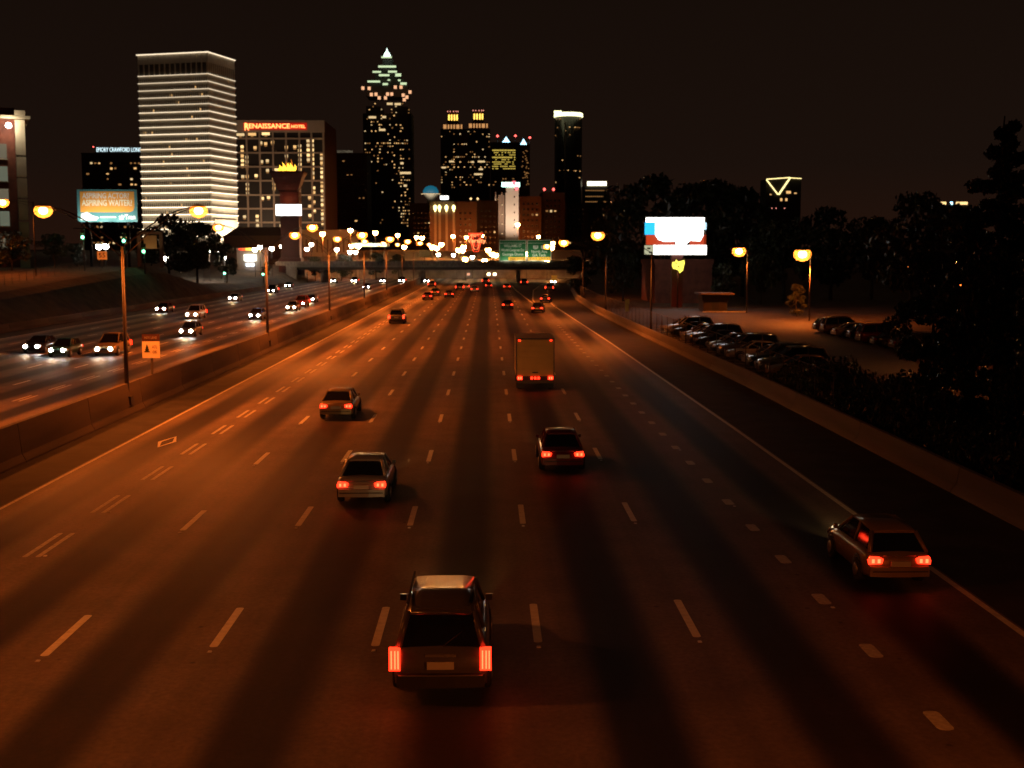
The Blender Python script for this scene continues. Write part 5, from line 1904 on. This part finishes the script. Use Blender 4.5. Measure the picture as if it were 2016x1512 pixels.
# parked cars
r = random.Random(77)
for i in range(15):
    y = 83.4 + 2.9 * i * 1.55 if False else 81.6 + 2.9 * (i + (i // 4) * .6)
    x = barr_x(y) + 4.1
    k_ = ("sedan", "suv", "sedan", "hatchback")[i % 4] if i != 2 else "suv"
    pt = [4, 6, 2, 0, 3, 6, 5, 0, 2, 6, 0, 4, 2, 0, 6][i]
    lab = "%s parked %s, %s from the camera in the row along the fence" % (PN[pt], {"sedan": "sedan", "suv": "sport utility car", "hatchback": "hatchback"}[k_], (words + ["fifteenth"])[i])
    car(k_, x, y, .47, R(90) + r.uniform(-.03, .03), pt, lab, "cars parked along the fence", tail=False, head=False)
for i in range(9):
    y = 95 + 2.75 * i * 1.5
    pt = [2, 5, 6, 2, 1, 2, 0, 4, 6][i]
    lab = "%s parked car, %s from the camera in the far row of the car park" % (PN[pt], words[i])
    car(("sedan", "suv", "hatchback")[i % 3], 36.2, y, .47, R(-90) + r.uniform(-.03, .03), pt, lab, "cars parked in the far row", tail=False, head=False)
for k_ in PROTO.values():
    for ch in list(k_.children):
        for g in list(ch.children): bpy.data.objects.remove(g, do_unlink=True)
        bpy.data.objects.remove(ch, do_unlink=True)
    bpy.data.objects.remove(k_, do_unlink=True)

# ------------------------------------------------------------------ box truck in the right lane
p = place(1054, 742, .9)
root = empty("box_truck", (2.95, p.y + 3.4, .006))
M_BOX = mat("truck_box_yellow", (.55, .38, .10), .5, noise=.1, nscale=1)
MB().box(-1.22, 1.22, -3.4, 1.6, .95, 3.35).build("cargo_box", M_BOX, root)
for q in range(6):
    MB().box(-1.15, 1.15, -3.43, -3.402, 1.05 + q * .37, 1.05 + q * .37 + .33).build("rear_door_slat", M_BOX, root)
MB().loft([[(-1.05, 1.75, z), (1.05, 1.75, z), (1.0, 3.2 + e, z), (-1.0, 3.2 + e, z)] for z, e in ((.5, .2), (1.2, .2), (1.35, .05), (2.2, -.5), (2.35, -.65))], smooth=False).build("cab", M_BOX, root)
MB().box(-.9, .9, 3.02, 3.26, 1.42, 2.1).build("windscreen", M_GLASS, root)
for s in (-1, 1):
    MB().box(s * 1.19 - .03, s * 1.19 + .03, -3.45, -3.40, .96, 3.34).build("door_post", M_STEEL, root)
    MB().box(s * .95 - .25, s * .95 + .25, -2.9, -2.87, .12, .62).build("mud_flap", M_TRIM, root)
    MB().box(s * 1.0 - .06, s * 1.0 + .06, -3.47, -3.40, 3.18, 3.26).build("marker_lamp", M_TAIL, root)
MB().box(-1.22, 1.22, -3.46, -3.40, 3.28, 3.36).build("door_header", M_STEEL, root)
MB().box(-.18, .18, -3.47, -3.432, 1.15, 1.22).build("door_latch", M_STEEL, root)
MB().box(-1.1, 1.1, -3.3, 1.7, .62, .94).build("chassis", M_TRIM, root)
MB().box(-1.2, 1.2, -3.5, -3.38, .5, .68).build("rear_bumper", M_STEEL, root)
for s in (-1, 1):
    tl = MB().box(s * .98 - .16, s * .98 + .16, -3.48, -3.41, .72, .93).build("tail_lamp", M_TAIL, root)
    for q in (-.07, .07):
        MB().box(s * .98 + q - .03, s * .98 + q + .03, -3.495, -3.481, .75, .90).build("lamp_strip", M_TAIL_HOT, tl)
    for y in (-2.2, 2.4):
        t = MB().lathe([(.28, -.15), (.42, -.15), (.46, -.1), (.46, .1), (.42, .15), (.28, .15)], 18)
        t.v = [(s * .98 + z, y + x, .46 + y_) for x, y_, z in t.v]
        wh = t.build("wheel", M_RUBBER, root)
    d = MB().lathe([(.14, 0), (.12, .05), (.02, .07)], 12)
    d.v = [(s * .8 + x, 3.42 + z, .8 + y_) for x, y_, z in d.v]
    d.build("head_lamp", M_HEAD_AWAY, root)
for q in (-.22, 0, .22):
    MB().box(q - .07, q + .07, -3.48, -3.41, .74, .90).build("tail_lamp", M_TAIL, root)
lamp('SPOT', root, (0, 3.7, .7), 700, (1, .62, .24), .03, 44, .9, (0, 1, -.06))
tag(root, "yellowish box truck with three groups of red tail lamps", "truck")
